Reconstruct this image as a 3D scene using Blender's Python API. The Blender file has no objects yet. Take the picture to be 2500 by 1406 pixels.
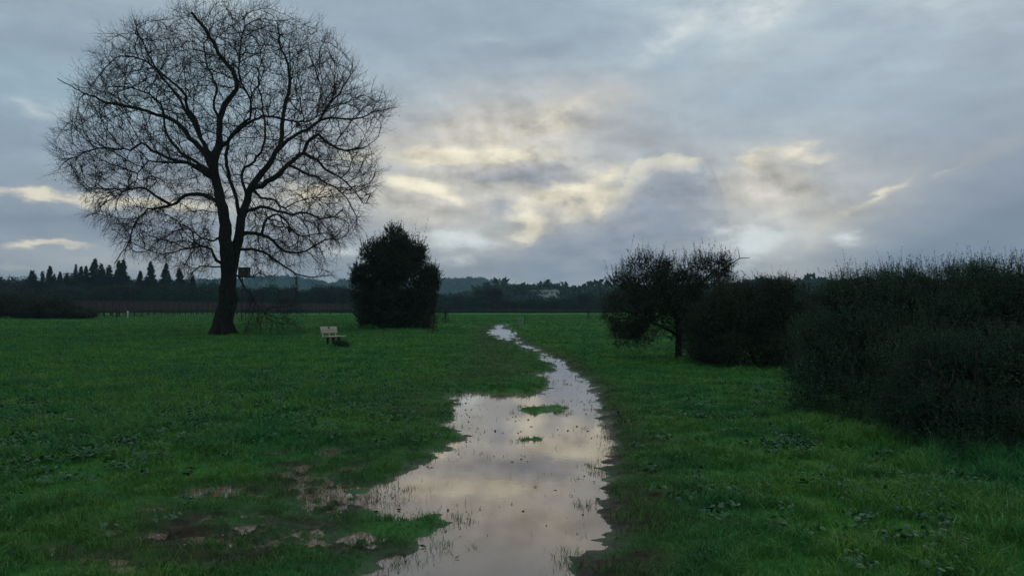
import bpy, math, random
import numpy as np
from mathutils import Vector, kdtree
random.seed(7)
RNG = np.random.default_rng(11)
sc = bpy.context.scene
COL = sc.collection

# ---------------------------------------------------------------- camera
F = 1850.0                       # focal length in pixels of a 2500 px wide frame
CAMH = 1.7
PITCH = math.radians(2.45)
cam_d = bpy.data.cameras.new('camera')
cam_d.sensor_width = 36.0
cam_d.lens = 36.0 * F / 2500.0
cam_d.clip_start = 0.05
cam_d.clip_end = 12000
cam = bpy.data.objects.new('camera', cam_d)
COL.objects.link(cam)
cam.location = (0, 0, CAMH)
cam.rotation_euler = (math.pi / 2 + PITCH, 0, 0)
sc.camera = cam
sc.view_settings.view_transform = 'Standard'
sc.view_settings.look = 'None'
sc.view_settings.exposure = 0.0
sc.view_settings.gamma = 1.0
sc.cycles.volume_bounces = 1
sc.cycles.max_bounces = 6
sc.cycles.transparent_max_bounces = 8
sc.cycles.use_denoising = True

def ray(u, v):
    xc = (u - 1250.0) / F; zc = (703.0 - v) / F
    return (xc, math.cos(PITCH) - zc * math.sin(PITCH), math.sin(PITCH) + zc * math.cos(PITCH))
def at(u, v, Y):
    d = ray(u, v); k = Y / d[1]
    return Vector((d[0] * k, Y, CAMH + d[2] * k))

# ---------------------------------------------------------------- world: dusk sky under broken cloud
SUN_EL, SUN_AZ = math.radians(33), math.radians(38)
def sky_world():
    w = bpy.data.worlds.new('World'); sc.world = w; w.use_nodes = True
    nt = w.node_tree; nt.nodes.clear(); N = nt.nodes; L = nt.links
    def val(x, sock):
        if isinstance(x, (int, float)): sock.default_value = x
        elif isinstance(x, tuple): sock.default_value = x if len(x) == len(sock.default_value) else tuple(x) + (1.0,)
        else: L.new(x, sock)
    def m(op, a, b=0.0, c=0.0, clamp=False):
        n = N.new('ShaderNodeMath'); n.operation = op; n.use_clamp = clamp
        val(a, n.inputs[0]); val(b, n.inputs[1]); val(c, n.inputs[2]); return n.outputs[0]
    def vm(op, a, b):
        n = N.new('ShaderNodeVectorMath'); n.operation = op
        val(a, n.inputs[0])
        if op == 'SCALE': val(b, n.inputs['Scale'])
        else: val(b, n.inputs[1])
        return n.outputs[0]
    def mix(f, a, b):
        n = N.new('ShaderNodeMix'); n.data_type = 'RGBA'
        val(f, n.inputs[0]); val(a, n.inputs[6]); val(b, n.inputs[7]); return n.outputs[2]
    def sst(x, a, b, o0=0.0, o1=1.0):
        n = N.new('ShaderNodeMapRange'); n.interpolation_type = 'SMOOTHSTEP'
        val(x, n.inputs[0]); n.inputs[1].default_value = a; n.inputs[2].default_value = b
        n.inputs[3].default_value = o0; n.inputs[4].default_value = o1; return n.outputs[0]
    def noise(vec, scale, det, rough=0.55, dist=0.0):
        n = N.new('ShaderNodeTexNoise'); val(vec, n.inputs['Vector'])
        n.inputs['Scale'].default_value = scale; n.inputs['Detail'].default_value = det
        n.inputs['Roughness'].default_value = rough; n.inputs['Distortion'].default_value = dist
        return n
    tc = N.new('ShaderNodeTexCoord').outputs['Generated']
    sp = N.new('ShaderNodeSeparateXYZ'); L.new(tc, sp.inputs[0])
    az = m('ARCTAN2', sp.outputs[0], sp.outputs[1]); el = m('ARCSINE', sp.outputs[2])
    cb = N.new('ShaderNodeCombineXYZ'); L.new(az, cb.inputs[0]); L.new(el, cb.inputs[1])
    flat = vm('MULTIPLY', tc, (1.0, 1.0, 2.6))
    nA = noise(flat, 3.2, 3.0, 0.5); nB = noise(flat, 15.0, 6.0, 0.62); nC = noise(flat, 5.5, 9.0, 0.6, 0.25)
    nD = noise(vm('MULTIPLY', tc, (1, 1, 4.2)), 2.3, 5.0, 0.55, 0.5)
    nE = noise(tc, 26.0, 7.0, 0.6)
    # billowing lumps, and their relief lit from the bright part of the sky (upper right, behind)
    lump = vm('MULTIPLY', tc, (1.0, 1.0, 1.7))
    n1 = noise(lump, 13.0, 6.0, 0.55); n2 = noise(vm('ADD', lump, (-0.009, 0.0, -0.018)), 13.0, 6.0, 0.55)
    relief_ = m('SUBTRACT', n1.outputs[0], n2.outputs[0])
    puff = m('SUBTRACT', 0.11, m('ABSOLUTE', m('SUBTRACT', n1.outputs[0], 0.5)))
    # domain-warped angular position, in units of reference radians
    wA = vm('SCALE', vm('SUBTRACT', nA.outputs['Color'], (0.5, 0.5, 0.5)), 0.05)
    wB = vm('SCALE', vm('SUBTRACT', nB.outputs['Color'], (0.5, 0.5, 0.5)), 0.070)
    wS = vm('MULTIPLY', vm('ADD', wA, wB), (1.0, 0.55, 0.0))
    P = vm('ADD', cb.outputs[0], wS)
    wE = vm('SCALE', vm('SUBTRACT', nE.outputs['Color'], (0.5, 0.5, 0.5)), 0.030)
    Pc = vm('ADD', cb.outputs[0], vm('ADD', vm('MULTIPLY', wB, (0.38, 0.30, 0)), vm('MULTIPLY', wE, (0.8, 0.7, 0))))
    def field(pos, blobs):
        tot = None
        for (u, v, rx, ry, ang, wt) in blobs:
            d = ray(u, v); ln = math.sqrt(sum(c * c for c in d))
            mp = N.new('ShaderNodeMapping'); mp.vector_type = 'TEXTURE'
            val(pos, mp.inputs[0])
            mp.inputs[1].default_value = (math.atan2(d[0], d[1]), math.asin(d[2] / ln), 0)
            mp.inputs[2].default_value = (0, 0, math.radians(ang))
            mp.inputs[3].default_value = (1.45 * rx / F, 1.45 * ry / F, 1)
            g = N.new('ShaderNodeTexGradient'); g.gradient_type = 'QUADRATIC_SPHERE'
            L.new(mp.outputs[0], g.inputs[0])
            tot = m('MULTIPLY_ADD', g.outputs[1], wt, tot if tot is not None else 0.0)
        return tot
    # base: cool grey-blue cloud deck
    g0 = sst(el, 0.0, 0.34)
    base = mix(g0, (0.320, 0.345, 0.400), (0.455, 0.565, 0.640))
    base = mix(m('MULTIPLY', sst(az, -0.05, -0.6), sst(el, 0.1, 0.3)), base, (0.36, 0.50, 0.58))
    base = mix(m('MULTIPLY', sst(nD.outputs[0], 0.62, 0.38), 0.42), base, (0.235, 0.290, 0.370))
    base = mix(m('MULTIPLY', sst(nC.outputs[0], 0.46, 0.74), 0.50), base, (0.50, 0.565, 0.62))
    base = mix(m('MULTIPLY', sst(nB.outputs[0], 0.62, 0.36), 0.16), base, (0.25, 0.29, 0.37))
    hi = sst(el, 0.45, 1.2)
    base = mix(hi, base, mix(sst(nC.outputs[0], 0.35, 0.65), (0.34, 0.41, 0.48), (0.56, 0.63, 0.68)))
    sky = N.new('ShaderNodeTexSky'); sky.sky_type = 'NISHITA'; sky.sun_disc = False
    sky.sun_elevation = SUN_EL; sky.sun_rotation = SUN_AZ
    base = mix(0.10, base, vm('SCALE', sky.outputs[0], 0.06))
    # big dark (blue grey) masses
    dark = field(P, [(2440, 560, 330, 160, 20, 1.0), (2250, 640, 300, 60, 0, 0.6), (1450, 640, 300, 60, 0, 0.8),
        (1250, 665, 300, 34, 0, 0.5), (2440, 330, 260, 200, 0, 0.5), (60, 350, 260, 50, 0, 0.55), (250, 560, 300, 36, 0, 0.7),
        (60, 540, 200, 30, 0, 0.6), (170, 130, 260, 60, 0, 0.35), (1300, 428, 150, 20, -3, 1.2), (1560, 340, 240, 60, 0, 0.5), (1000, 300, 180, 40, 0, 0.25),
        (1050, 525, 120, 30, 0, 0.5), (1330, 130, 300, 50, 8, 0.35), (2050, 180, 300, 50, 18, 0.35), (1230, 500, 50, 26, 0, 0.7), (1130, 640, 120, 30, 0, 0.4), (2010, 640, 60, 20, 0, 0.4)])
    dk = m('MULTIPLY', dark, m('MULTIPLY_ADD', nC.outputs[0], 1.4, 0.35))
    c = mix(m('MULTIPLY', m('MINIMUM', dk, 1.0), 0.85), base, (0.225, 0.270, 0.360))
    # pale warm veil
    veil = field(P, [(1130, 330, 280, 80, 8, 0.9), (1300, 280, 240, 80, 12, 0.9), (1500, 250, 220, 60, 8, 0.5), (1180, 580, 200, 50, 0, 0.8), (1020, 490, 150, 40, 0, .6), (1850, 480, 160, 90, 0, .6), (1880, 600, 180, 50, 0, .7), (2050, 540, 200, 40, 25, .5), (960, 330, 110, 60, 20, 0.4), (960, 480, 120, 60, 0, 0.4),
        (1850, 450, 200, 80, 0, 0.4), (1990, 560, 160, 60, 30, 0.5), (1300, 690, 500, 24, 0, 0.4), (1900, 670, 200, 40, 0, 0.5), (300, 650, 300, 30, 0, 0.4), (2440, 370, 130, 30, 20, 0.3), (1790, 160, 160, 60, 0, 0.2),
        (1400, 490, 200, 90, 0, 0.9), (760, 460, 160, 60, 0, 0.4), (450, 500, 300, 50, 0, 0.4), (2150, 460, 260, 50, 25, 0.3)])
    vl = m('MULTIPLY', veil, m('MULTIPLY_ADD', nC.outputs[0], 1.5, 0.2))
    vl = m('MULTIPLY', vl, m('ADD', 1.0, m('MULTIPLY', puff, 3.0)))
    c = mix(m('MULTIPLY', m('MINIMUM', m('MAXIMUM', vl, 0.0), 1.0), 0.85), c, (0.565, 0.535, 0.480))
    # broad cream glow where the low sun stands behind the deck
    glow = field(P, [(1230, 430, 520, 240, 0, 1.0), (1200, 330, 300, 110, 6, 0.5), (1900, 480, 280, 170, 0, 0.85), (1850, 430, 110, 60, 0, .4), (1010, 520, 220, 90, 0, 0.4), (1400, 500, 170, 90, 0, 0.5), (650, 480, 420, 60, 0, 0.5)])
    gl = m('MULTIPLY', glow, m('MULTIPLY_ADD', nC.outputs[0], 1.5, 0.38))
    c = mix(m('MULTIPLY', m('MINIMUM', gl, 1.0), 0.95), c, (0.630, 0.595, 0.530))
    # bright torn edges: the fields are cut by fine noise so they break up like cloud
    cut = m('ADD', m('ADD', m('MULTIPLY', m('SUBTRACT', nB.outputs[0], 0.5), 1.3), m('MULTIPLY', m('SUBTRACT', nE.outputs[0], 0.5), 0.9)), m('MULTIPLY', puff, 2.0))
    dlens = field(Pc, [(1290, 430, 200, 30, -4, 1.5), (1180, 440, 90, 22, 0, 0.8), (1225, 500, 60, 34, 0, 1.0), (1370, 405, 90, 12, 4, 0.8)])
    c = mix(m('MULTIPLY', sst(m('ADD', dlens, m('MULTIPLY', cut, 0.22)), 0.15, 1.1), 0.65), c, (0.30, 0.335, 0.42))
    warm = field(P, [(1190, 375, 300, 34, -3, 1.5), (1080, 392, 200, 26, 0, 0.7), (1010, 450, 140, 28, -4, 1.4), (1110, 482, 90, 28, -22, 1.2), (1230, 330, 200, 60, 10, 0.6), (1390, 285, 130, 60, 10, 0.6),
        (1440, 475, 150, 40, 0, 1.4), (1290, 550, 50, 70, -14, 1.6), (1345, 480, 80, 34, 10, 1.3), (1480, 425, 90, 30, 15, 0.9), (1480, 518, 50, 34, 0, 1.2), (1400, 525, 60, 40, 0, .9), (1270, 590, 40, 26, 0, .7),
        (1930, 375, 130, 30, 0, 0.9), (1830, 400, 60, 34, 0, 0.8), (1990, 395, 80, 24, 0, .5), (2140, 480, 160, 20, 32, 0.9), (2340, 400, 130, 14, 24, 0.4),
        (110, 478, 200, 22, 0, 1.0), (400, 500, 260, 28, 0, 1.0), (130, 612, 130, 12, 0, 1.1), (50, 665, 200, 20, 0, 0.4), (760, 475, 120, 50, 0, 1.2), (860, 385, 90, 36, 0, 0.7)])
    wmv = m('MULTIPLY', warm, m('ADD', 1.0, m('MULTIPLY', cut, 1.6)))
    c = mix(m('MULTIPLY', sst(warm, 0.0, 1.4), 0.75), c, (0.60, 0.570, 0.500))
    c = mix(m('MULTIPLY', sst(wmv, 0.20, 1.20), 0.95), c, (0.840, 0.775, 0.610))
    # towering cumulus with a lit crown
    cum = field(Pc, [(1625, 488, 135, 118, 0, 1.6), (1690, 480, 70, 90, 0, .6), (1715, 410, 26, 34, 0, 0.35), (1540, 560, 100, 70, 0, 1.0), (1470, 640, 210, 90, 0, 1.4), (1380, 600, 90, 60, 20, 0.8),
        (1700, 600, 110, 110, 0, 1.0), (1600, 650, 420, 50, 0, 0.8)])
    cumn = m('ADD', cum, m('MULTIPLY', cut, 0.15))
    body = sst(cumn, 0.20, 0.30)
    inner = sst(cumn, 0.24, 0.85)
    side = m('MULTIPLY', sst(az, 0.10, 0.16), sst(az, 0.262, 0.235))
    topness = m('MULTIPLY', m('MULTIPLY', sst(el, 0.105, 0.185), side), m('MULTIPLY_ADD', nB.outputs[0], 1.2, 0.35, clamp=True))
    base_in = mix(sst(nB.outputs[0], 0.35, 0.7), (0.265, 0.310, 0.395), (0.38, 0.405, 0.455))
    rimcol = mix(topness, mix(0.5, base_in, c), (0.86, 0.80, 0.65))
    cbody = mix(inner, rimcol, base_in)
    c = mix(m('MULTIPLY', body, 0.74), c, cbody)
    # darker wedge at right
    cum3 = field(Pc, [(2440, 560, 330, 60, 28, 1.0), (2500, 640, 400, 90, 0, 1.0)])
    c = mix(m('MULTIPLY', sst(cum3, 0.15, 0.60), 0.45), c, (0.225, 0.275, 0.35))
    # openings to brighter sky
    wht = field(P, [(1880, 590, 130, 46, 0, 1.4), (1870, 590, 260, 110, 0, 0.7), (1800, 562, 70, 30, 0, 0.9), (1150, 595, 80, 24, 0, 1.5), (1065, 585, 100, 28, 0, 1.2), (1120, 590, 220, 60, 0, 0.5), (1900, 35, 190, 70, 20, 0.9),
        (1700, 40, 300, 90, 10, 0.7), (2090, 585, 45, 20, 0, 1.1), (820, 612, 160, 20, 0, 1.0), (1920, 640, 120, 24, 0, 0.5), (560, 30, 300, 80, 0, 0.5), (90, 270, 160, 26, 0, 0.6), (1220, 110, 130, 34, 0, 0.45), (1320, 230, 90, 30, 0, .3),
        (1600, 130, 260, 30, 28, 0.6), (2300, 20, 300, 80, 0, 0.45), (1120, 630, 100, 18, 0, .7), (300, 250, 160, 40, 0, .3)])
    wt = sst(m('MULTIPLY', wht, m('ADD', 1.0, m('MULTIPLY', cut, 1.4))), 0.05, 1.75)
    c = mix(wt, c, (0.76, 0.81, 0.80))
    rel = m('MULTIPLY', relief_, m('MULTIPLY_ADD', m('MINIMUM', glow, 1.0), 2.6, 0.35))
    c = vm('SCALE', c, m('ADD', 1.0, m('MULTIPLY', rel, 0.68)))
    # below the horizon: dull ground tone
    c = mix(sst(el, -0.02, -0.10), c, (0.02, 0.03, 0.02))
    bg = N.new('ShaderNodeBackground'); L.new(c, bg.inputs[0]); bg.inputs[1].default_value = 1.0
    out = N.new('ShaderNodeOutputWorld'); L.new(bg.outputs[0], out.inputs[0])
    w.cycles.sampling_method = 'MANUAL'; w.cycles.sample_map_resolution = 512
sky_world()

sun_d = bpy.data.lights.new('sun', 'SUN'); sun_d.energy = 0.25; sun_d.angle = math.radians(14); sun_d.color = (1.0, 0.93, 0.84)
sun = bpy.data.objects.new('sun', sun_d); COL.objects.link(sun)
sd = Vector((math.sin(SUN_AZ) * math.cos(SUN_EL), math.cos(SUN_AZ) * math.cos(SUN_EL), math.sin(SUN_EL)))
sun.rotation_euler = sd.to_track_quat('Z', 'Y').to_euler()

# ---------------------------------------------------------------- helpers
_T = RNG.random((8, 256, 256))
def vnoise(x, y, k=0):
    x = np.asarray(x, float); y = np.asarray(y, float)
    xi = np.floor(x).astype(int); yi = np.floor(y).astype(int)
    fx = x - xi; fy = y - yi; fx = fx * fx * (3 - 2 * fx); fy = fy * fy * (3 - 2 * fy)
    T = _T[k]; a = T[xi & 255, yi & 255]; b = T[(xi + 1) & 255, yi & 255]; c = T[xi & 255, (yi + 1) & 255]; d = T[(xi + 1) & 255, (yi + 1) & 255]
    return (a * (1 - fx) + b * fx) * (1 - fy) + (c * (1 - fx) + d * fx) * fy
def fbm(x, y, sc_, oct_=4, k=0, g=0.55):
    t = 0; a = 1; s = 0; x = np.asarray(x) / sc_; y = np.asarray(y) / sc_
    for i in range(oct_):
        t = t + a * vnoise(x * 2 ** i + 17.3 * i, y * 2 ** i + 5.1 * i, (k + i) % 8); s += a; a *= g
    return t / s
def smooth(x, a, b):
    t = np.clip((np.asarray(x, float) - a) / (b - a), 0, 1); return t * t * (3 - 2 * t)

def tag(o, label=None, cat=None, group=None, kind=None):
    if label: o['label'] = label
    if cat: o['category'] = cat
    if group: o['group'] = group
    if kind: o['kind'] = kind
    return o
def mesh_obj(name, verts, faces, mat=None, parent=None, smooth_=False, attrs=None):
    """faces: an (n,k) int array or a list of such arrays"""
    me = bpy.data.meshes.new(name)
    if not isinstance(faces, list): faces = [faces]
    faces = [np.asarray(f, dtype=np.int32) for f in faces if len(f)]
    V = np.asarray(verts, dtype=np.float32).reshape(-1, 3)
    me.vertices.add(len(V)); me.vertices.foreach_set('co', V.ravel())
    nl = sum(f.size for f in faces); nf = sum(len(f) for f in faces)
    me.loops.add(nl); me.loops.foreach_set('vertex_index', np.concatenate([f.ravel() for f in faces]))
    me.polygons.add(nf)
    tot = np.concatenate([np.full(len(f), f.shape[1]) for f in faces])
    st = np.concatenate([[0], np.cumsum(tot)[:-1]])
    me.polygons.foreach_set('loop_start', st.astype(np.int32))
    me.polygons.foreach_set('use_smooth', np.full(nf, smooth_, dtype=bool))
    me.update(calc_edges=True); me.validate()
    if attrs:
        for k, v in attrs.items():
            a = me.attributes.new(k, 'FLOAT', 'POINT'); a.data.foreach_set('value', np.asarray(v, dtype=np.float32))
    if mat: me.materials.append(mat)
    o = bpy.data.objects.new(name, me); COL.objects.link(o)
    if parent: o.parent = parent
    return o
def empty(name, loc=(0, 0, 0), rz=0.0):
    o = bpy.data.objects.new(name, None); COL.objects.link(o); o.location = loc; o.rotation_euler = (0, 0, rz); return o
def copy_tree(o, parent=None):
    c = o.copy(); COL.objects.link(c)
    if parent: c.parent = parent
    for ch in o.children: copy_tree(ch, c)
    return c
class MB:
    def __init__(s): s.v = []; s.f = {}; s.n = 0
    def add(s, V, Fc):
        V = np.asarray(V, float).reshape(-1, 3); Fc = np.asarray(Fc, int)
        s.v.append(V); s.f.setdefault(Fc.shape[1], []).append(Fc + s.n); s.n += len(V)
    def box(s, c, size, rz=0.0, rx=0.0, ry=0.0, bev=0.0):
        hx, hy, hz = [q / 2 for q in size]
        b = min(bev, hx * .6, hy * .6, hz * .6) if bev else min(hx, hy, hz) * 0.12
        V = []
        for sx in (-1, 1):
            for sy in (-1, 1):
                for sz in (-1, 1):
                    V += [(sx * hx, sy * (hy - b), sz * (hz - b)), (sx * (hx - b), sy * hy, sz * (hz - b)), (sx * (hx - b), sy * (hy - b), sz * hz)]
        V = np.array(V)
        idx = lambda sx, sy, sz, k: ((sx > 0) * 4 + (sy > 0) * 2 + (sz > 0)) * 3 + k
        Q = []; T = []
        for q in (-1, 1):
            Q.append([idx(q, -1, -1, 0), idx(q, 1, -1, 0), idx(q, 1, 1, 0), idx(q, -1, 1, 0)][::q])
            Q.append([idx(-1, q, -1, 1), idx(1, q, -1, 1), idx(1, q, 1, 1), idx(-1, q, 1, 1)][::-q])
            Q.append([idx(-1, -1, q, 2), idx(1, -1, q, 2), idx(1, 1, q, 2), idx(-1, 1, q, 2)][::q])
            for r in (-1, 1):
                Q.append([idx(q, r, -1, 0), idx(q, r, 1, 0), idx(q, r, 1, 1), idx(q, r, -1, 1)])
                Q.append([idx(q, -1, r, 0), idx(q, 1, r, 0), idx(q, 1, r, 2), idx(q, -1, r, 2)])
                Q.append([idx(-1, q, r, 1), idx(1, q, r, 1), idx(1, q, r, 2), idx(-1, q, r, 2)])
                for t in (-1, 1): T.append([idx(q, r, t, 0), idx(q, r, t, 1), idx(q, r, t, 2)])
        def R(a, i, j):
            M = np.eye(3); M[i, i] = M[j, j] = math.cos(a); M[i, j] = -math.sin(a); M[j, i] = math.sin(a); return M
        M = R(rz, 0, 1) @ R(-ry, 0, 2) @ R(rx, 1, 2)
        V = V @ M.T + np.array(c)
        n = s.n; s.v.append(V); s.f.setdefault(4, []).append(np.array(Q) + n); s.f.setdefault(3, []).append(np.array(T) + n); s.n += len(V)
    def tube(s, pts, rad, sides=8, cap=True):
        V, Fq, Ft = tube_geo(pts, rad, sides, cap)
        n = s.n; s.v.append(V); s.f.setdefault(4, []).append(Fq + n)
        if len(Ft): s.f.setdefault(3, []).append(Ft + n)
        s.n += len(V)
    def build(s, name, mat, parent=None, smooth_=False):
        return mesh_obj(name, np.concatenate(s.v), [np.concatenate(a) for a in s.f.values()], mat, parent, smooth_)
def tube_geo(pts, rad, sides=8, cap=True, lump=0.0):
    P = np.asarray(pts, float); R = np.asarray(rad, float) * np.ones(len(P))
    T = np.gradient(P, axis=0); T /= np.linalg.norm(T, axis=1, keepdims=True) + 1e-9
    ref = np.array([0.13, 1.0, 0.07]) if abs(T[0][1]) < 0.8 else np.array([1.0, 0.1, 0.1])
    A = np.cross(T, ref); A /= np.linalg.norm(A, axis=1, keepdims=True) + 1e-9; B = np.cross(T, A)
    a = np.arange(sides) * 2 * math.pi / sides
    rr = R[:, None] * (1 + (lump * (vnoise(np.arange(len(P))[:, None] * .7 + P[0, 0], a[None, :] * 1.3 + P[0, 2] * 3) - .5) if lump else 0))
    V = P[:, None, :] + rr[..., None] * (np.cos(a)[None, :, None] * A[:, None, :] + np.sin(a)[None, :, None] * B[:, None, :])
    n = len(P); i = np.arange(n - 1)[:, None] * sides; j = np.arange(sides)[None, :]; j2 = (j + 1) % sides
    Fq = np.stack([i + j, i + j2, i + sides + j2, i + sides + j], -1).reshape(-1, 4)
    V = V.reshape(-1, 3); Ft = np.zeros((0, 3), int)
    if cap:
        V = np.concatenate([V, P[-1:] + T[-1:] * R[-1] * 0.5, P[:1]]); k = n * sides
        j = np.arange(sides); Ft = np.concatenate([np.stack([(n - 1) * sides + j, (n - 1) * sides + (j + 1) % sides, np.full(sides, k)], -1), np.stack([(j + 1) % sides, j, np.full(sides, k + 1)], -1)])
    return V, Fq, Ft
def frusta(P0, P1, r0, r1, sides=3):
    """many thin tapering segments at once"""
    D = P1 - P0; D /= np.linalg.norm(D, axis=1, keepdims=True) + 1e-9
    ref = np.where(np.abs(D[:, 1:2]) < 0.8, np.array([[0, 1.0, 0.1]]), np.array([[1.0, 0, 0]]))
    A = np.cross(D, ref); A /= np.linalg.norm(A, axis=1, keepdims=True) + 1e-9; B = np.cross(D, A)
    a = np.arange(sides) * 2 * math.pi / sides
    ring = np.cos(a)[None, :, None] * A[:, None, :] + np.sin(a)[None, :, None] * B[:, None, :]
    V = np.concatenate([P0[:, None] + ring * np.reshape(r0, (-1, 1, 1)), P1[:, None] + ring * np.reshape(r1, (-1, 1, 1))], 1)
    n = len(P0); i = np.arange(n)[:, None] * 2 * sides; j = np.arange(sides)[None, :]; j2 = (j + 1) % sides
    Fq = np.stack([i + j, i + j2, i + sides + j2, i + sides + j], -1).reshape(-1, 4)
    return V.reshape(-1, 3), Fq
def unit(a): return a / (np.linalg.norm(a, axis=-1, keepdims=True) + 1e-9)
def rdir(n, r=RNG): return unit(r.normal(size=(n, 3)))
def leaves_geo(P, D, ln, wd):
    """kite shaped leaf quads at P pointing along D, slightly folded"""
    n = len(P); D = unit(D); S = unit(np.cross(D, rdir(n))); U = np.cross(D, S)
    ln = np.reshape(ln, (-1, 1)) * np.ones((n, 1)); wd = np.reshape(wd, (-1, 1)) * np.ones((n, 1))
    a = P; b = P + D * ln * .45 + S * wd * .5 + U * wd * .12; c = P + D * ln; d = P + D * ln * .45 - S * wd * .5 + U * wd * .12
    V = np.stack([a, b, c, d], 1).reshape(-1, 3)
    Fq = np.arange(4 * n).reshape(-1, 4)
    return V, Fq

# ---------------------------------------------------------------- materials
def pmat(name, cols, rough=0.7, scale=6.0, island=False, bump=0.0, spec=0.3, stretch=None, detail=5.0, sheen=0.0):
    m = bpy.data.materials.new(name); m.use_nodes = True; nt = m.node_tree; N = nt.nodes; L = nt.links
    b = N['Principled BSDF']; b.inputs['Roughness'].default_value = rough; b.inputs['Specular IOR Level'].default_value = spec
    tc = N.new('ShaderNodeTexCoord'); no = N.new('ShaderNodeTexNoise'); no.inputs['Scale'].default_value = scale; no.inputs['Detail'].default_value = detail
    src = tc.outputs['Object']
    if stretch:
        mp = N.new('ShaderNodeMapping'); mp.inputs[3].default_value = stretch; L.new(src, mp.inputs[0]); src = mp.outputs[0]
    L.new(src, no.inputs['Vector'])
    rp = N.new('ShaderNodeValToRGB'); e = rp.color_ramp.elements
    while len(e) < len(cols): e.new(0.5)
    for i, c in enumerate(cols):
        e[i].position = (0.3 + 0.4 * i / max(1, len(cols) - 1)) if not island else i / max(1, len(cols) - 1); e[i].color = tuple(c) + (1,)
    if island:
        g = N.new('ShaderNodeNewGeometry'); mx = N.new('ShaderNodeMath'); mx.operation = 'MULTIPLY_ADD'
        L.new(no.outputs[0], mx.inputs[0]); mx.inputs[1].default_value = 1.1
        ad = N.new('ShaderNodeMath'); ad.operation = 'MULTIPLY_ADD'; L.new(g.outputs['Random Per Island'], ad.inputs[0]); ad.inputs[1].default_value = 0.75; ad.inputs[2].default_value = -0.42
        L.new(ad.outputs[0], mx.inputs[2]); L.new(mx.outputs[0], rp.inputs[0])
    else: L.new(no.outputs[0], rp.inputs[0])
    L.new(rp.outputs[0], b.inputs['Base Color'])
    if bump:
        bp = N.new('ShaderNodeBump'); bp.inputs['Strength'].default_value = bump; bp.inputs['Distance'].default_value = 0.03
        L.new(no.outputs[0], bp.inputs['Height']); L.new(bp.outputs[0], b.inputs['Normal'])
    return m
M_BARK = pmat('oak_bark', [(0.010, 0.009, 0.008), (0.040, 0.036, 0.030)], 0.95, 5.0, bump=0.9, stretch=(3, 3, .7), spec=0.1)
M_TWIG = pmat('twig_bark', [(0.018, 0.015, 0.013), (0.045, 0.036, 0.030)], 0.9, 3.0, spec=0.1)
M_DEAD = pmat('dry_leaf', [(0.035, 0.022, 0.012), (0.06, 0.04, 0.02)], 0.8, 2.0, island=True)
M_OAKLEAF = pmat('live_oak_leaf', [(0.010, 0.018, 0.010), (0.028, 0.042, 0.020), (0.065, 0.078, 0.035)], 0.6, 0.6, island=True, spec=.12)
M_BROWNLEAF = pmat('brownish_leaf', [(0.008, 0.022, 0.014), (0.028, 0.046, 0.026), (0.090, 0.085, 0.040)], 0.6, 0.8, island=True, spec=.10)
M_BRUSHLEAF = pmat('brush_leaf', [(0.008, 0.032, 0.022), (0.034, 0.078, 0.046), (0.105, 0.155, 0.078)], 0.6, 1.1, island=True, spec=.10)
M_CONIFER = pmat('conifer_needles', [(0.006, 0.014, 0.010), (0.014, 0.028, 0.018), (0.022, 0.040, 0.024)], 0.8, 0.2, island=True, spec=.1)
M_FARLEAF = pmat('wood_leaf', [(0.008, 0.018, 0.011), (0.026, 0.046, 0.022), (0.070, 0.092, 0.040)], 0.8, 0.06, island=True, spec=.1)
M_FARBROWN = pmat('wood_twigs_brown', [(0.018, 0.018, 0.012), (0.04, 0.032, 0.022), (0.06, 0.042, 0.030)], 0.9, 0.1, island=True, spec=.1)
M_HILLLEAF = pmat('hill_leaf', [(0.012, 0.030, 0.020), (0.036, 0.066, 0.038), (0.085, 0.115, 0.060)], 0.9, 0.02, island=True, spec=.05)
M_CANE = pmat('vine_canes', [(0.055, 0.042, 0.038), (0.115, 0.086, 0.076)], 0.9, 0.5, island=True, spec=.1)
M_STAKE = pmat('dark_wood', [(0.020, 0.016, 0.013), (0.045, 0.036, 0.028)], 0.9, 8.0)
M_PALE = pmat('pale_paint', [(0.45, 0.46, 0.46), (0.62, 0.63, 0.63)], 0.6, 3.0)
M_ROOF = pmat('grey_roof', [(0.10, 0.11, 0.12), (0.16, 0.17, 0.18)], 0.8, 0.4)
M_WIN = pmat('dark_window', [(0.02, 0.03, 0.04), (0.03, 0.04, 0.05)], 0.2, 1.0, spec=.6)
M_PLANK = pmat('weathered_plank', [(0.30, 0.20, 0.15), (0.46, 0.36, 0.29)], 0.7, 7.0, bump=.3, stretch=(.6, 8, 8))
M_PLANK2 = pmat('greyed_plank', [(0.34, 0.28, 0.23), (0.50, 0.46, 0.40)], 0.7, 7.0, bump=.3, stretch=(.6, 8, 8))
M_METAL = pmat('pale_metal', [(0.33, 0.36, 0.34), (0.46, 0.50, 0.47)], 0.45, 9.0)
M_POSTD = pmat('dark_post', [(0.012, 0.014, 0.010), (0.028, 0.028, 0.022)], 0.8, 9.0)
M_PLAQUE = pmat('dark_plaque', [(0.02, 0.025, 0.025), (0.04, 0.045, 0.045)], 0.4, 9.0)
M_GUARD = pmat('pale_guard_mesh', [(0.16, 0.20, 0.22), (0.30, 0.34, 0.34)], 0.6, 3.0)
M_WEEDLEAF = pmat('weed_leaf', [(0.014, 0.055, 0.024), (0.036, 0.112, 0.046), (0.070, 0.150, 0.064)], 0.55, 1.2, island=True, spec=.25)

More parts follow.
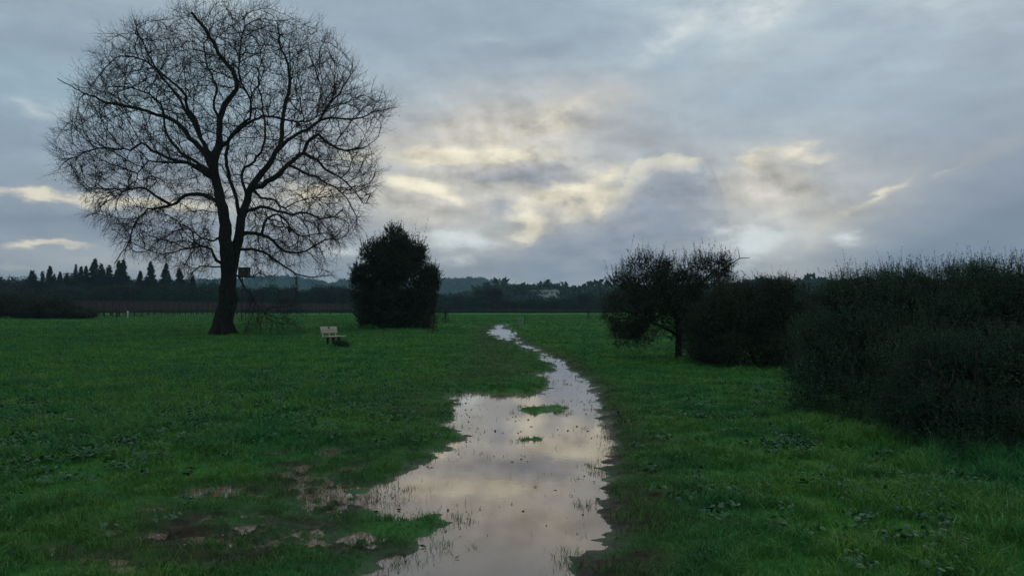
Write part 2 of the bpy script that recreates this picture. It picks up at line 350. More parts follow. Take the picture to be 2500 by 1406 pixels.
def grass_mat():
    m = bpy.data.materials.new('grass_blades'); m.use_nodes = True; nt = m.node_tree; N = nt.nodes; L = nt.links
    b = N['Principled BSDF']; b.inputs['Roughness'].default_value = 0.5; b.inputs['Specular IOR Level'].default_value = 0.2
    g = N.new('ShaderNodeNewGeometry'); tc = N.new('ShaderNodeTexCoord')
    n1 = N.new('ShaderNodeTexNoise'); n1.inputs['Scale'].default_value = 0.45; n1.inputs['Detail'].default_value = 4; L.new(tc.outputs['Object'], n1.inputs[0])
    n2 = N.new('ShaderNodeTexNoise'); n2.inputs['Scale'].default_value = 3.0; n2.inputs['Detail'].default_value = 3; L.new(tc.outputs['Object'], n2.inputs[0])
    a = N.new('ShaderNodeMath'); a.operation = 'MULTIPLY_ADD'; L.new(g.outputs['Random Per Island'], a.inputs[0]); a.inputs[1].default_value = .5; L.new(n2.outputs[0], a.inputs[2])
    s = N.new('ShaderNodeMath'); s.operation = 'ADD'; L.new(a.outputs[0], s.inputs[0]); s.inputs[1].default_value = -.22
    rp = N.new('ShaderNodeValToRGB'); e = rp.color_ramp.elements; e.new(.5); e.new(.93)
    for i, (p, c) in enumerate([(.12, (0.014, 0.088, 0.026)), (.45, (0.042, 0.200, 0.044)), (.80, (0.095, 0.270, 0.050)), (1.0, (0.18, 0.23, 0.07))]): e[i].position = p; e[i].color = c + (1,)
    L.new(s.outputs[0], rp.inputs[0])
    # drifts of bluer and yellower sward
    r2 = N.new('ShaderNodeValToRGB'); r2.color_ramp.elements[0].position = .40; r2.color_ramp.elements[1].position = .60
    r2.color_ramp.elements[0].color = (0.62, 0.84, 0.95, 1); r2.color_ramp.elements[1].color = (1.55, 1.10, 0.72, 1); L.new(n1.outputs[0], r2.inputs[0])
    mx = N.new('ShaderNodeMix'); mx.data_type = 'RGBA'; mx.blend_type = 'MULTIPLY'; mx.inputs[0].default_value = 1
    L.new(rp.outputs[0], mx.inputs[6]); L.new(r2.outputs[0], mx.inputs[7])
    at_ = N.new('ShaderNodeAttribute'); at_.attribute_name = 'brown'
    m3 = N.new('ShaderNodeMix'); m3.data_type = 'RGBA'; L.new(at_.outputs['Fac'], m3.inputs[0]); L.new(mx.outputs[2], m3.inputs[6]); m3.inputs[7].default_value = (0.080, 0.072, 0.036, 1)
    L.new(m3.outputs[2], b.inputs['Base Color'])
    return m
M_GRASS = grass_mat()
def ground_mat():
    m = bpy.data.materials.new('meadow_ground'); m.use_nodes = True; nt = m.node_tree; N = nt.nodes; L = nt.links
    b = N['Principled BSDF']
    sl = N.new('ShaderNodeMath'); sl.operation = 'MULTIPLY_ADD'; aw0 = N.new('ShaderNodeAttribute'); aw0.attribute_name = 'wet'; L.new(aw0.outputs['Fac'], sl.inputs[0]); sl.inputs[1].default_value = .16; sl.inputs[2].default_value = .04; L.new(sl.outputs[0], b.inputs['Specular IOR Level'])
    tc = N.new('ShaderNodeTexCoord')
    def noise(s, d, r=.55):
        n = N.new('ShaderNodeTexNoise'); n.inputs['Scale'].default_value = s; n.inputs['Detail'].default_value = d; n.inputs['Roughness'].default_value = r; L.new(tc.outputs['Object'], n.inputs[0]); return n.outputs[0]
    def ramp(x, pts):
        r = N.new('ShaderNodeValToRGB'); e = r.color_ramp.elements
        while len(e) < len(pts): e.new(.5)
        for i, (p, c) in enumerate(pts): e[i].position = p; e[i].color = c + (1,)
        L.new(x, r.inputs[0]); return r.outputs[0]
    def mix(f, a, c, bt='MIX'):
        n = N.new('ShaderNodeMix'); n.data_type = 'RGBA'; n.blend_type = bt
        for q, s in ((f, 0), (a, 6), (c, 7)):
            if isinstance(q, (int, float)): n.inputs[s].default_value = q
            elif isinstance(q, tuple): n.inputs[s].default_value = q + (1,)
            else: L.new(q, n.inputs[s])
        return n.outputs[2]
    gr = ramp(noise(1.6, 8, .7), [(.30, (0.014, 0.074, 0.020)), (.5, (0.038, 0.156, 0.034)), (.72, (0.072, 0.208, 0.042))])
    gr = mix(1.0, gr, ramp(noise(.10, 6, .6), [(.36, (0.60, 0.80, 0.82)), (.64, (1.5, 1.12, 0.85))]), 'MULTIPLY')
    soil = ramp(noise(7, 8, .65), [(.3, (0.018, 0.015, 0.010)), (.5, (0.038, 0.031, 0.022)), (.7, (0.070, 0.052, 0.037))])
    am = N.new('ShaderNodeAttribute'); am.attribute_name = 'mud'
    aw = N.new('ShaderNodeAttribute'); aw.attribute_name = 'wet'
    c = mix(am.outputs['Fac'], gr, soil)
    L.new(c, b.inputs['Base Color'])
    rr = N.new('ShaderNodeMapRange'); L.new(aw.outputs['Fac'], rr.inputs[0]); rr.inputs[3].default_value = .9; rr.inputs[4].default_value = .5; L.new(rr.outputs[0], b.inputs['Roughness'])
    bp = N.new('ShaderNodeBump'); bp.inputs['Distance'].default_value = .03; bp.inputs['Strength'].default_value = .6; L.new(noise(14, 8, .7), bp.inputs['Height']); L.new(bp.outputs[0], b.inputs['Normal'])
    return m
def water_mat():
    m = bpy.data.materials.new('muddy_water'); m.use_nodes = True; nt = m.node_tree; N = nt.nodes; L = nt.links
    b = N['Principled BSDF']; b.inputs['Roughness'].default_value = 0.02; b.inputs['IOR'].default_value = 2.0; b.inputs['Specular Tint'].default_value = (1.0, 0.92, 0.83, 1)
    tc = N.new('ShaderNodeTexCoord'); n = N.new('ShaderNodeTexNoise'); n.inputs['Scale'].default_value = 1.3; n.inputs['Detail'].default_value = 5; L.new(tc.outputs['Object'], n.inputs[0])
    rp = N.new('ShaderNodeValToRGB'); e = rp.color_ramp.elements; e[0].position = .3; e[1].position = .7
    e[0].color = (0.185, 0.118, 0.080, 1); e[1].color = (0.245, 0.160, 0.110, 1); L.new(n.outputs[0], rp.inputs[0]); L.new(rp.outputs[0], b.inputs['Base Color'])
    n2 = N.new('ShaderNodeTexNoise'); n2.inputs['Scale'].default_value = 9; n2.inputs['Detail'].default_value = 2; L.new(tc.outputs['Object'], n2.inputs[0])
    bp = N.new('ShaderNodeBump'); bp.inputs['Strength'].default_value = .05; bp.inputs['Distance'].default_value = .004; L.new(n2.outputs[0], bp.inputs['Height']); L.new(bp.outputs[0], b.inputs['Normal'])
    return m

# ---------------------------------------------------------------- ground form
PR = np.array([-50, 0, 14, 19, 26, 38, 50, 60, 75, 100, 140, 190, 260, 400, 9000.])
PZ = np.array([0, 0, 0, .02, .12, .40, .67, .98, 1.42, 2.03, 2.75, 3.50, 3.95, 4.2, 4.2])
_yy = np.arange(-60, 420, .5); _zz = np.interp(_yy, PR, PZ)
for _ in range(3): _zz = np.convolve(np.pad(_zz, 4, mode='edge'), np.ones(9) / 9, mode='valid')
def base(y): return np.interp(y, _yy, _zz)
def gpix(u, v):
    """where the view ray of a pixel meets the smooth ground"""
    d = ray(u, v); y = np.geomspace(2.5, 600, 6000); z = CAMH + d[2] / d[1] * y
    k = np.argmax(z < base(y)) if (z < base(y)).any() else len(y) - 1
    return np.array([d[0] / d[1] * y[k], y[k]])
POOL = [(1085, 966), (1150, 958), (1240, 962), (1322, 962), (1345, 940), (1335, 922), (1285, 915), (1345, 908), (1352, 895), (1330, 876), (1290, 857), (1240, 838), (1208, 818), (1203, 800), (1210, 791),
    (1242, 791), (1236, 800), (1243, 815), (1272, 840), (1330, 858), (1375, 880), (1412, 910), (1445, 955), (1470, 1010), (1490, 1060), (1480, 1120), (1484, 1180), (1484, 1235), (1478, 1290), (1450, 1330), (1422, 1365), (1415, 1420), (1440, 1700),
    (700, 1700), (880, 1430), (930, 1372), (990, 1345), (1050, 1305), (1112, 1275), (1105, 1258), (1000, 1262), (930, 1256), (890, 1228), (868, 1205), (925, 1185), (962, 1165), (1020, 1138), (1060, 1112), (1110, 1086), (1142, 1062), (1128, 1052), (1075, 1046), (1100, 1024), (1112, 1000), (1108, 985)]
POOLW = np.array([gpix(*p) for p in POOL])
MARSH = [(820, 1105, 50, 14), (860, 1150, 60, 20), (760, 1190, 150, 32), (820, 1230, 130, 40), (370, 1248, 55, 12), (500, 1265, 60, 14), (620, 1262, 90, 12), (600, 1310, 260, 36), (720, 1215, 90, 20), (560, 1200, 120, 20),
    (130, 1350, 90, 22), (400, 1390, 170, 26), (890, 1330, 90, 40), (560, 1340, 120, 20), (300, 1300, 120, 14), (230, 1375, 140, 18), (960, 1370, 60, 20), (760, 1330, 90, 18), (680, 1110, 60, 8), (740, 1140, 80, 10), (450, 1310, 120, 16), (510, 1128, 40, 5), (80, 1303, 40, 6), (700, 1165, 60, 18)]
ISL = [(1315, 1000, 65, 11, 1.0), (1305, 1071, 26, 6, 1.0), (1350, 1067, 12, 8, .8), (1020, 1275, 70, 14, .9), (955, 1300, 60, 16, .6), (1140, 1318, 10, 6, .5), (1000, 1262, 70, 8, .8), (1300, 930, 30, 5, .6), (1395, 935, 35, 10, .45), (1460, 1045, 12, 14, .4)]
def project(x, y, z):
    dy, dz = y, z - CAMH
    c, s = math.cos(PITCH), math.sin(PITCH)
    yc = dy * c + dz * s; zc = -dy * s + dz * c
    return 1250 + F * x / yc, 703 - F * zc / yc
def wblobs(B):
    out = []
    for b in B:
        c = gpix(b[0], b[1]); rx = b[2] / F * c[1]; lo = gpix(b[0], b[1] + b[3]); hi = gpix(b[0], b[1] - b[3]); out.append((c[0], c[1], rx, max(.12, (hi[1] - lo[1]) / 2)) + tuple(b[4:]))
    return out
MARSHW = wblobs(MARSH); ISLW = wblobs(ISL)
def blobmask(B, x, y, k=1.0):
    mm = np.zeros(np.shape(x))
    for b in B: mm = np.maximum(mm, np.exp(-k * (((x - b[0]) / b[2]) ** 2 + ((y - b[1]) / b[3]) ** 2)))
    return mm
def sdist(x, y):
    """signed distance to the pool outline (negative inside)"""
    x = np.asarray(x, float).ravel(); y = np.asarray(y, float).ravel(); d = np.full(x.shape, 1e9); ins = np.zeros(x.shape, bool)
    A = POOLW; B = np.roll(POOLW, -1, axis=0)
    for (ax, ay), (bx, by) in zip(A, B):
        ex, ey = bx - ax, by - ay; t = np.clip(((x - ax) * ex + (y - ay) * ey) / (ex * ex + ey * ey + 1e-9), 0, 1)
        d = np.minimum(d, (x - ax - t * ex) ** 2 + (y - ay - t * ey) ** 2)
        cr = ((ay > y) != (by > y)) & (x < ex * (y - ay) / (ey + 1e-12) + ax); ins ^= cr
    d = np.sqrt(d); return np.where(ins, -d, d)
def relief(x, y):
    """height above the water level, plus bare-earth and wetness masks"""
    x = np.asarray(x, float); y = np.asarray(y, float); sh = x.shape; x = x.ravel(); y = y.ravel()
    h = np.full(x.shape, .07); mud = np.zeros(x.shape); wet = np.zeros(x.shape)
    near = (y > 1) & (y < 85) & (np.abs(x) < 12)
    n_big = fbm(x, y, 1.7, 4, 1); n_sm = fbm(x, y, .23, 4, 2)
    if near.any():
        xn, yn = x[near], y[near]
        sc_ = np.clip(yn / 14, 1, 3.5)
        wob = (fbm(xn, yn, .55, 4, 3, .7) - .5) * .55 * np.minimum(sc_, 1.6)
        s = sdist(xn, yn) + wob
        pool = np.clip(s * .16 / np.sqrt(sc_), -.09, .07)
        pool += (n_sm[near] - .5) * .035 * np.exp(-(s / .7) ** 2)
        upper = smooth(yn, 19, 30)
        pool += upper * (fbm(xn * 1.0, yn * .45, .42, 4, 5, .75) - .475) * .19 * np.exp(-(s / 1.2) ** 2)
        for (cx, cy, rx, ry, a) in ISLW:
            q = ((xn + wob * 1.4 - cx) / rx) ** 2 + ((yn + wob * 1.8 + (n_sm[near] - .5) * .6 - cy) / ry) ** 2
            pool = np.where(s < .4, np.maximum(pool, -.09 + a * .125 * np.exp(-q * .7) + (n_sm[near] - .5) * .10), pool)
        mm = np.zeros(xn.shape)
        for (cx, cy, rx, ry) in MARSHW:
            q = ((xn - cx) / rx) ** 2 + ((yn - cy) / ry) ** 2; mm = np.maximum(mm, np.exp(-q))
        marsh = .058 - mm * .073 + (fbm(xn, yn, .75, 3, 6) - .5) * .10 * mm + (fbm(xn, yn, .20, 4, 4, .8) - .5) * .30 * mm
        hh = np.where(mm > .02, np.minimum(pool, np.maximum(marsh, -.05)), pool)
        h[near] = hh
        # trodden, muddy margins
        right = (s > 0) & (sdist(xn - .01, yn) < sdist(xn + .01, yn)) & (xn > .2)
        mg = np.exp(-(np.maximum(s, 0) / np.where(right, .70, .22)) ** 2) * np.where(right, .85, .55)
        u, v = project(xn, yn, base(yn))
        trk = np.exp(-(((u - np.interp(v, [795, 850, 900, 960], [1190, 1200, 1230, 1150])) / np.interp(v, [795, 850, 900, 950], [26, 70, 110, 200])) ** 2)) * smooth(v, 785, 800) * (1 - smooth(v, 925, 965))
        left = np.exp(-(((u - 1000) / 160) ** 2 + ((v - 1000) / 60) ** 2)) * .5 + np.exp(-(((u - 920) / 170) ** 2 + ((v - 1110) / 45) ** 2)) * .5
        fore = np.exp(-(((u - 560) / 430) ** 2 + ((v - 1330) / 110) ** 2)) * .75
        rgt = np.exp(-(((u - 1570) / 110) ** 2)) * smooth(v, 930, 1100) * .75
        isl = np.zeros(xn.shape)
        for (cx, cy, rx, ry, a) in ISLW: isl = np.maximum(isl, np.exp(-.5 * (((xn - cx) / rx) ** 2 + ((yn - cy) / ry) ** 2)))
        mk = np.clip(np.maximum.reduce([mg, trk * .6, left, np.minimum(.8, fore * 1.25), rgt * .8, np.minimum(.7, mm)]), 0, 1) * (1 - .9 * isl)
        mud[near] = np.clip(mk + (fbm(xn, yn, .38, 4, 6, .65) - .5) * 1.9 * mk, 0, 1)
        wet[near] = np.clip(1 - hh / .05, 0, 1)
    h = h + (n_big - .5) * .05 * smooth(h, .03, .07) + (n_sm - .5) * .012
    far = smooth(y, 25, 60)
    h = h + far * (fbm(x, y, 9, 3, 4) - .5) * .20
    return h.reshape(sh), mud.reshape(sh), wet.reshape(sh)
def gz(x, y):
    h, _, _ = relief(np.array([x]), np.array([y])); return float(base(y) + h[0])

def build_ground():
    rr = np.concatenate([[.4, 1.0, 1.8, 2.6], np.geomspace(3.2, 110, 900), np.geomspace(112, 5000, 130)])
    th = np.concatenate([np.radians(np.linspace(-180, -44, 40)[:-1]), np.radians(np.linspace(-44, 44, 1000)), np.radians(np.linspace(44, 180, 40)[1:-1])])
    R, T = np.meshgrid(rr, th, indexing='ij'); X = R * np.sin(T); Y = R * np.cos(T)
    h, mud, wet = relief(X, Y); Z = base(Y) + h
    V = np.stack([X, Y, Z], -1).reshape(-1, 3); nr, nth = R.shape
    i = np.arange(nr - 1)[:, None] * nth; j = np.arange(nth)[None, :]; j2 = (j + 1) % nth
    Fq = np.stack([i + j, i + nth + j, i + nth + j2, i + j2], -1).reshape(-1, 4)
    V = np.concatenate([V, [[0, 0, float(base(0)) + .07]]]); c = len(V) - 1; j = np.arange(nth)
    Ft = np.stack([np.full(nth, c), j, (j + 1) % nth], -1)
    tag(mesh_obj('ground', V, [Fq, Ft], ground_mat(), None, True, {'mud': np.append(mud.ravel(), .5), 'wet': np.append(wet.ravel(), .3)}), kind='structure')
    # water sheet: lies at the level the meadow drains to, wherever the ground is near or below it
    xs = np.arange(-9, 5, .12); ys = np.concatenate([np.arange(2.4, 20, .12), np.arange(20, 80, .25)])
    X, Y = np.meshgrid(xs, ys, indexing='ij'); h, _, _ = relief(X, Y)
    near = h < .02
    k = near.copy()
    for dx in range(-2, 3):
        for dy in range(-2, 3): k |= np.roll(np.roll(near, dx, 0), dy, 1)
    V = np.stack([X, Y, base(Y)], -1).reshape(-1, 3); n = len(ys)
    ii, jj = np.nonzero(k[:-1, :-1]); q = ii * n + jj
    Fq = np.stack([q, q + n, q + n + 1, q + 1], -1)
    used = np.unique(Fq); mp = -np.ones(len(V), int); mp[used] = np.arange(len(used))
    tag(mesh_obj('water', V[used], mp[Fq], water_mat(), None, True), kind='structure')
build_ground()

# ---------------------------------------------------------------- grass
def wedge(n, y0, y1, half=.76):
    y = np.sqrt(RNG.uniform(y0 * y0, y1 * y1, n)); x = RNG.uniform(-half, half, n) * y; return x, y
def blades(x, y, z, hgt, wid, lean, brown):
    n = len(x); a = RNG.uniform(0, 2 * math.pi, n); d = np.stack([np.cos(a), np.sin(a), np.zeros(n)], -1)
    b = RNG.uniform(0, 2 * math.pi, n); s = np.stack([np.cos(b), np.sin(b), np.zeros(n)], -1)
    P = np.stack([x, y, z], -1); up = np.array([0, 0, 1.0]); hh = hgt[:, None]; ww = wid[:, None]; l = lean[:, None]
    m1 = P + up * hh * .55 + d * hh * l * .35; tip = P + up * hh * (1 - .30 * l) + d * hh * l
    V = np.stack([P - s * ww * .5, P + s * ww * .5, m1 + s * ww * .42, m1 - s * ww * .42, tip], 1).reshape(-1, 3)
    i = np.arange(n)[:, None] * 5
    return V, i + np.array([[0, 1, 2, 3]]), i + np.array([[3, 2, 4]]), np.repeat(brown, 5)
def build_grass():
    VV = []; Q = []; T = []; B = []; n0 = 0
    ye = np.geomspace(4.2, 125, 15)
    for y0, y1 in zip(ye[:-1], ye[1:]):
        ym = (y0 + y1) / 2; dens_ = np.interp(ym, [4.2, 8, 15, 22, 35, 60, 125], [7000, 5600, 2000, 900, 330, 90, 16]); n = int(dens_ * .76 * (y1 ** 2 - y0 ** 2)); cl = 5
        x, y = wedge(n // cl, y0, y1)
        x = np.repeat(x, cl) + RNG.normal(0, .013 * (1 + y0 / 12), n // cl * cl); y = np.repeat(y, cl) + RNG.normal(0, .013 * (1 + y0 / 12), n // cl * cl)
        h, mud, wet = relief(x, y)
        tall = smooth(fbm(x, y, 1.3, 4, 5), .42, .70); tuft = smooth(fbm(x, y, .34, 4, 7, .7), .40, .66)
        u, v = project(x, y, base(y))
        hg = np.interp(y, [4, 22, 50, 125], [.060, .068, .090, .12]); wd = np.interp(y, [4, 8, 15, 25, 50, 125], [.0040, .0048, .0075, .0120, .022, .045])
        lush = np.exp(-(((u - 300) / 420) ** 2 + ((v - 990) / 90) ** 2)) + np.exp(-(((u - 2150) / 450) ** 2 + ((v - 1250) / 200) ** 2)) * .45 + np.exp(-(((v - np.interp(u, [1900, 2500], [1060, 1150])) / 45) ** 2)) * (u > 1930) * .8
        dens = (1 - .76 * mud) * smooth(h, -.01, .035)
        emer = ((h > -.085) & (h < .0)) * .0018 * (1 + 120 * smooth(fbm(x, y, .5, 3, 2), .62, .74) * (h > -.05))
        mmk = blobmask(MARSHW, x, y); isk = blobmask(ISLW, x, y, .5)
        emer = np.maximum(emer, .30 * mmk * (h < 0) * (.3 + tuft))
        keep = RNG.random(len(x)) < np.maximum(dens * (.32 + .68 * tuft), emer * (y < 24))
        x, y, h, mud, tall, tuft, lush, hg, wd, isk = [q[keep] for q in (x, y, h, mud, tall, tuft, lush, hg, wd, isk)]
        sz = RNG.lognormal(0, .30, len(x)) * (.50 + .75 * tall + .85 * tuft * (1 + lush) + .7 * lush) * (1 - .55 * mud) * (1 - .55 * isk)
        z = base(y) + np.maximum(h, -.06) - .004
        hgt = np.where(h < 0, hg * RNG.uniform(.6, 1.3, len(x)) - np.minimum(h, 0), hg * sz)
        wid = wd * RNG.uniform(.6, 1.3, len(x)); lean = RNG.uniform(.15, 1.1, len(x))
        v_, q_, t_, b_ = blades(x, y, z, hgt, wid, lean, np.clip(mud * RNG.uniform(.2, 1.1, len(x)) + (RNG.random(len(x)) < .08) * RNG.uniform(.4, .9, len(x)), 0, .9))
        VV.append(v_); Q.append(q_ + n0); T.append(t_ + n0); B.append(b_); n0 += len(v_)
    o = mesh_obj('grass', np.concatenate(VV), [np.concatenate(Q), np.concatenate(T)], M_GRASS, None, False, {'brown': np.concatenate(B)})
    tag(o, 'short green meadow grass growing round the flooded track', 'grass', kind='stuff')
build_grass()
def build_weeds():
    """broad leaved weeds among the grass: rosettes of stalked round leaves"""
    V = []; n = 0; P = []; Dd = []; Ln = []
    spots = []
    for (u, v, su, sv, k) in [(150, 1085, 150, 40, 130), (330, 1000, 330, 55, 420), (420, 1010, 90, 25, 80), (1930, 1100, 70, 14, 26), (2130, 1225, 50, 14, 8), (2200, 1330, 160, 60, 20), (1750, 1200, 160, 70, 14), (1900, 1000, 200, 40, 60), (600, 930, 250, 40, 120), (300, 920, 400, 30, 260), (1250, 1410, 0, 0, 0), (2300, 1180, 150, 40, 20), (250, 1180, 200, 60, 18)]:
        for _ in range(int(k * 1.7)):
            uu, vv = RNG.normal(u, su), RNG.normal(v, sv)
            if vv < 850: continue
            g = gpix(uu, vv)
            spots.append((g[0], g[1]))
    S = np.array(spots); h, mud, _ = relief(S[:, 0], S[:, 1]); ok = (h > .02) & (S[:, 1] > 4.0); S = S[ok]; h = h[ok]
    MBs = []; FF = []; n0 = 0
    for (x, y), hh in zip(S, h):
        k = RNG.integers(8, 18); a = RNG.uniform(0, 6.28, k); rad = RNG.uniform(.02, .11, k); zz = base(y) + hh + RNG.uniform(.03, .10, k)
        c = np.stack([x + rad * np.cos(a), y + rad * np.sin(a), zz], -1); r = RNG.uniform(.011, .030, k)
        nrm = unit(np.stack([np.cos(a) * .5, np.sin(a) * .5, np.ones(k)], -1) + RNG.normal(0, .5, (k, 3)))
        A = unit(np.cross(nrm, rdir(k))); Bv = np.cross(nrm, A)
        t = np.arange(6) * math.pi / 3
        rr_ = r[:, None, None] * np.array([1, 1.05, .95, 1, 1.08, .9])[None, :, None]
        ring = c[:, None] + rr_ * (np.cos(t)[None, :, None] * A[:, None] + np.sin(t)[None, :, None] * Bv[:, None]) - nrm[:, None] * (r[:, None, None] * .25)
        vv = np.concatenate([c[:, None], ring], 1).reshape(-1, 3)
        i = np.arange(k)[:, None] * 7; j = np.arange(6)
        f = np.stack([np.broadcast_to(i, (k, 6)), i + 1 + j[None], i + 1 + (j[None] + 1) % 6], -1).reshape(-1, 3)
        MBs.append(vv); FF.append(f + n0); n0 += len(vv)
    o = mesh_obj('weed_leaves', np.concatenate(MBs), np.concatenate(FF), M_WEEDLEAF)
    tag(o, 'broad leaved low weeds mixed into the meadow grass', 'weeds', kind='stuff')
build_weeds()
def build_debris():
    xs = RNG.uniform(-3.2, 2.2, 9000); ys = RNG.uniform(5, 30, 9000)
    h, _, _ = relief(xs, ys)
    cl = fbm(xs, ys, .9, 3, 1); s = sdist(xs, ys)
    p = np.where(h < -.005, .03 + .25 * smooth(cl, .55, .7) + .30 * np.exp(-(s / .35) ** 2), .03 + .30 * np.exp(-((s - .5) / .45) ** 2) * (xs > .2))
    h0 = h
    k = (RNG.random(len(xs)) < p) ; xs, ys, h = xs[k], ys[k], h[k]
    n = len(xs); P = np.stack([xs, ys, base(ys) + np.maximum(h, 0) + .005], -1); a = RNG.uniform(0, 6.28, n)
    D = np.stack([np.cos(a), np.sin(a), RNG.uniform(0, .25, n)], -1); ln = RNG.lognormal(math.log(.03), .5, n)
    V, Fq = leaves_geo(P, D, np.clip(ln, .01, .06), np.clip(ln * RNG.uniform(.12, .7, n), .004, .022))
    o = mesh_obj('floating_debris', V, Fq, M_STAKE); tag(o, 'dark leaf and stem bits floating on the puddle', 'debris', kind='stuff')
build_debris()
def gap(P, s, seed=0.0):
    x, y, z = P[:, 0] / s + seed, P[:, 1] / s, P[:, 2] / s + seed * 2
    return (np.sin(x * 2.1 + 1.3 * np.sin(y * 1.7 + z)) + np.sin(y * 2.7 + 1.1 * np.sin(z * 2.3 + x)) + np.sin(z * 2.9 + 1.2 * np.sin(x * 1.9 - y))) / 3
# ---------------------------------------------------------------- the big bare oak
OAK_Y = 50.0
def zp(X, Y): return (100 + X / 1.634, Y / 1.634)
LIMBS = [   # traced in the photograph: (depth drift per metre, start radius, end radius, points)
  (0.0, .50, .28, [zp(745, 1150), zp(748, 1060), zp(738, 980), zp(737, 900), zp(722, 830), zp(708, 760), zp(692, 700)]),
  (0.0, .30, .10, [zp(692, 700), zp(690, 640), zp(710, 560), zp(713, 480), zp(735, 420), zp(778, 355), zp(770, 290), zp(722, 232), zp(690, 170), zp(640, 100), zp(600, 50)]),
  (0.15, .38, .22, [zp(752, 1120), zp(765, 1060), zp(778, 1000), zp(790, 930), zp(802, 870), zp(820, 800), zp(838, 748)]),
  (0.25, .22, .05, [zp(838, 748), zp(870, 705), zp(905, 660), zp(940, 605), zp(960, 560), zp(965, 480), zp(978, 400), zp(992, 340), zp(985, 260), zp(955, 180), zp(945, 100)]),
  (-.2, .20, .06, [zp(838, 748), zp(885, 740), zp(925, 712), zp(965, 680), zp(1005, 640), zp(1050, 608), zp(1062, 568), zp(1105, 540), zp(1150, 575), zp(1210, 600), zp(1280, 590)]),
  (-.3, .10, .03, [zp(1050, 608), zp(1100, 640), zp(1150, 685), zp(1200, 712), zp(1250, 765), zp(1290, 810)]),
  (.3, .15, .03, [zp(940, 605), zp(1000, 550), zp(1060, 520), zp(1110, 482), zp(1170, 470), zp(1250, 478), zp(1320, 450), zp(1390, 432)]),
  (.1, .09, .03, [zp(1110, 482), zp(1140, 430), zp(1190, 375), zp(1225, 320), zp(1240, 265)]),
  (-.4, .13, .03, [zp(712, 600), zp(745, 565), zp(800, 510), zp(850, 480), zp(905, 465), zp(1000, 482), zp(1070, 485), zp(1140, 440)]),
  (-.35, .14, .03, [zp(800, 870), zp(772, 770), zp(748, 690), zp(738, 620), zp(760, 540), zp(830, 470), zp(835, 400), zp(800, 330), zp(790, 250), zp(800, 160), zp(820, 60)]),
  (.45, .11, .03, [zp(825, 790), zp(800, 690), zp(850, 645), zp(893, 570), zp(890, 480), zp(880, 390), zp(865, 320), zp(880, 240), zp(860, 150)]),
  (.3, .22, .03, [zp(692, 690), zp(650, 610), zp(595, 545), zp(540, 490), zp(500, 470), zp(440, 450), zp(370, 430), zp(290, 415), zp(200, 385), zp(125, 345), zp(65, 318)]),
  (-.3, .16, .04, [zp(690, 640), zp(640, 555), zp(628, 500), zp(590, 440), zp(580, 385), zp(545, 345), zp(500, 310), zp(450, 268), zp(390, 235), zp(320, 225)]),
  (.2, .12, .03, [zp(640, 555), zp(600, 480), zp(555, 400), zp(500, 330), zp(440, 240), zp(400, 160), zp(370, 90)]),
  (-.2, .15, .03, [zp(700, 730), zp(665, 690), zp(600, 655), zp(540, 640), zp(470, 612), zp(400, 575), zp(360, 595), zp(300, 597), zp(225, 590), zp(150, 620), zp(90, 650)]),
  (.4, .13, .03, [zp(690, 700), zp(620, 650), zp(560, 610), zp(510, 545), zp(490, 480), zp(480, 420), zp(430, 380), zp(350, 350), zp(270, 345)]),
  (-.4, .11, .03, [zp(710, 740), zp(660, 700), zp(590, 650), zp(500, 650), zp(430, 650), zp(390, 690), zp(370, 740)]),
  (.1, .15, .03, [zp(716, 815), zp(690, 795), zp(660, 780), zp(600, 772), zp(560, 792), zp(520, 820), zp(480, 800), zp(440, 768), zp(395, 750), zp(330, 762), zp(250, 750), zp(190, 762)]),
  (.3, .08, .03, [zp(520, 820), zp(455, 832), zp(410, 850), zp(372, 900), zp(355, 960), zp(320, 1010), zp(290, 1050)]),
  (-.3, .12, .03, [zp(738, 1065), zp(700, 1040), zp(682, 995), zp(640, 980), zp(590, 990), zp(540, 1005), zp(490, 1015)]),
  (.3, .08, .03, [zp(735, 940), zp(690, 960), zp(640, 945), zp(590, 915), zp(530, 920)]),
  (.2, .09, .025, [zp(735, 1075), zp(690, 1065), zp(640, 1062), zp(605, 1085), zp(590, 1110)]),
  (-.2, .14, .03, [zp(815, 835), zp(880, 825), zp(940, 840), zp(1000, 852), zp(1060, 850), zp(1110, 872), zp(1170, 862), zp(1210, 828)]),
  (.3, .14, .03, [zp(795, 935), zp(850, 930), zp(905, 945), zp(950, 985), zp(1000, 1010), zp(1060, 1000), zp(1130, 960), zp(1200, 950)]),
  (-.4, .10, .03, [zp(850, 930), zp(900, 872), zp(950, 855), zp(990, 900), zp(1040, 940), zp(1120, 930)]),
  (-.1, .12, .03, [zp(785, 1005), zp(840, 995), zp(885, 1003), zp(925, 1032), zp(975, 1062), zp(1020, 1092), zp(1080, 1105), zp(1140, 1100)]),
  (.3, .08, .03, [zp(778, 1100), zp(820, 1105), zp(870, 1094), zp(925, 1100)]),
  (-.2, .09, .03, [zp(985, 660), zp(1050, 685), zp(1110, 715), zp(1160, 740), zp(1220, 790), zp(1260, 860)]),
  (-.5, .07, .02, [zp(780, 1130), zp(815, 1150), zp(845, 1190), zp(870, 1225), zp(900, 1265)]),
  (.4, .10, .03, [zp(838, 748), zp(880, 790), zp(930, 800), zp(970, 830), zp(1030, 800)]),
  (.3, .10, .03, [zp(713, 480), zp(690, 420), zp(700, 350), zp(670, 280), zp(650, 190), zp(690, 80)]),
]
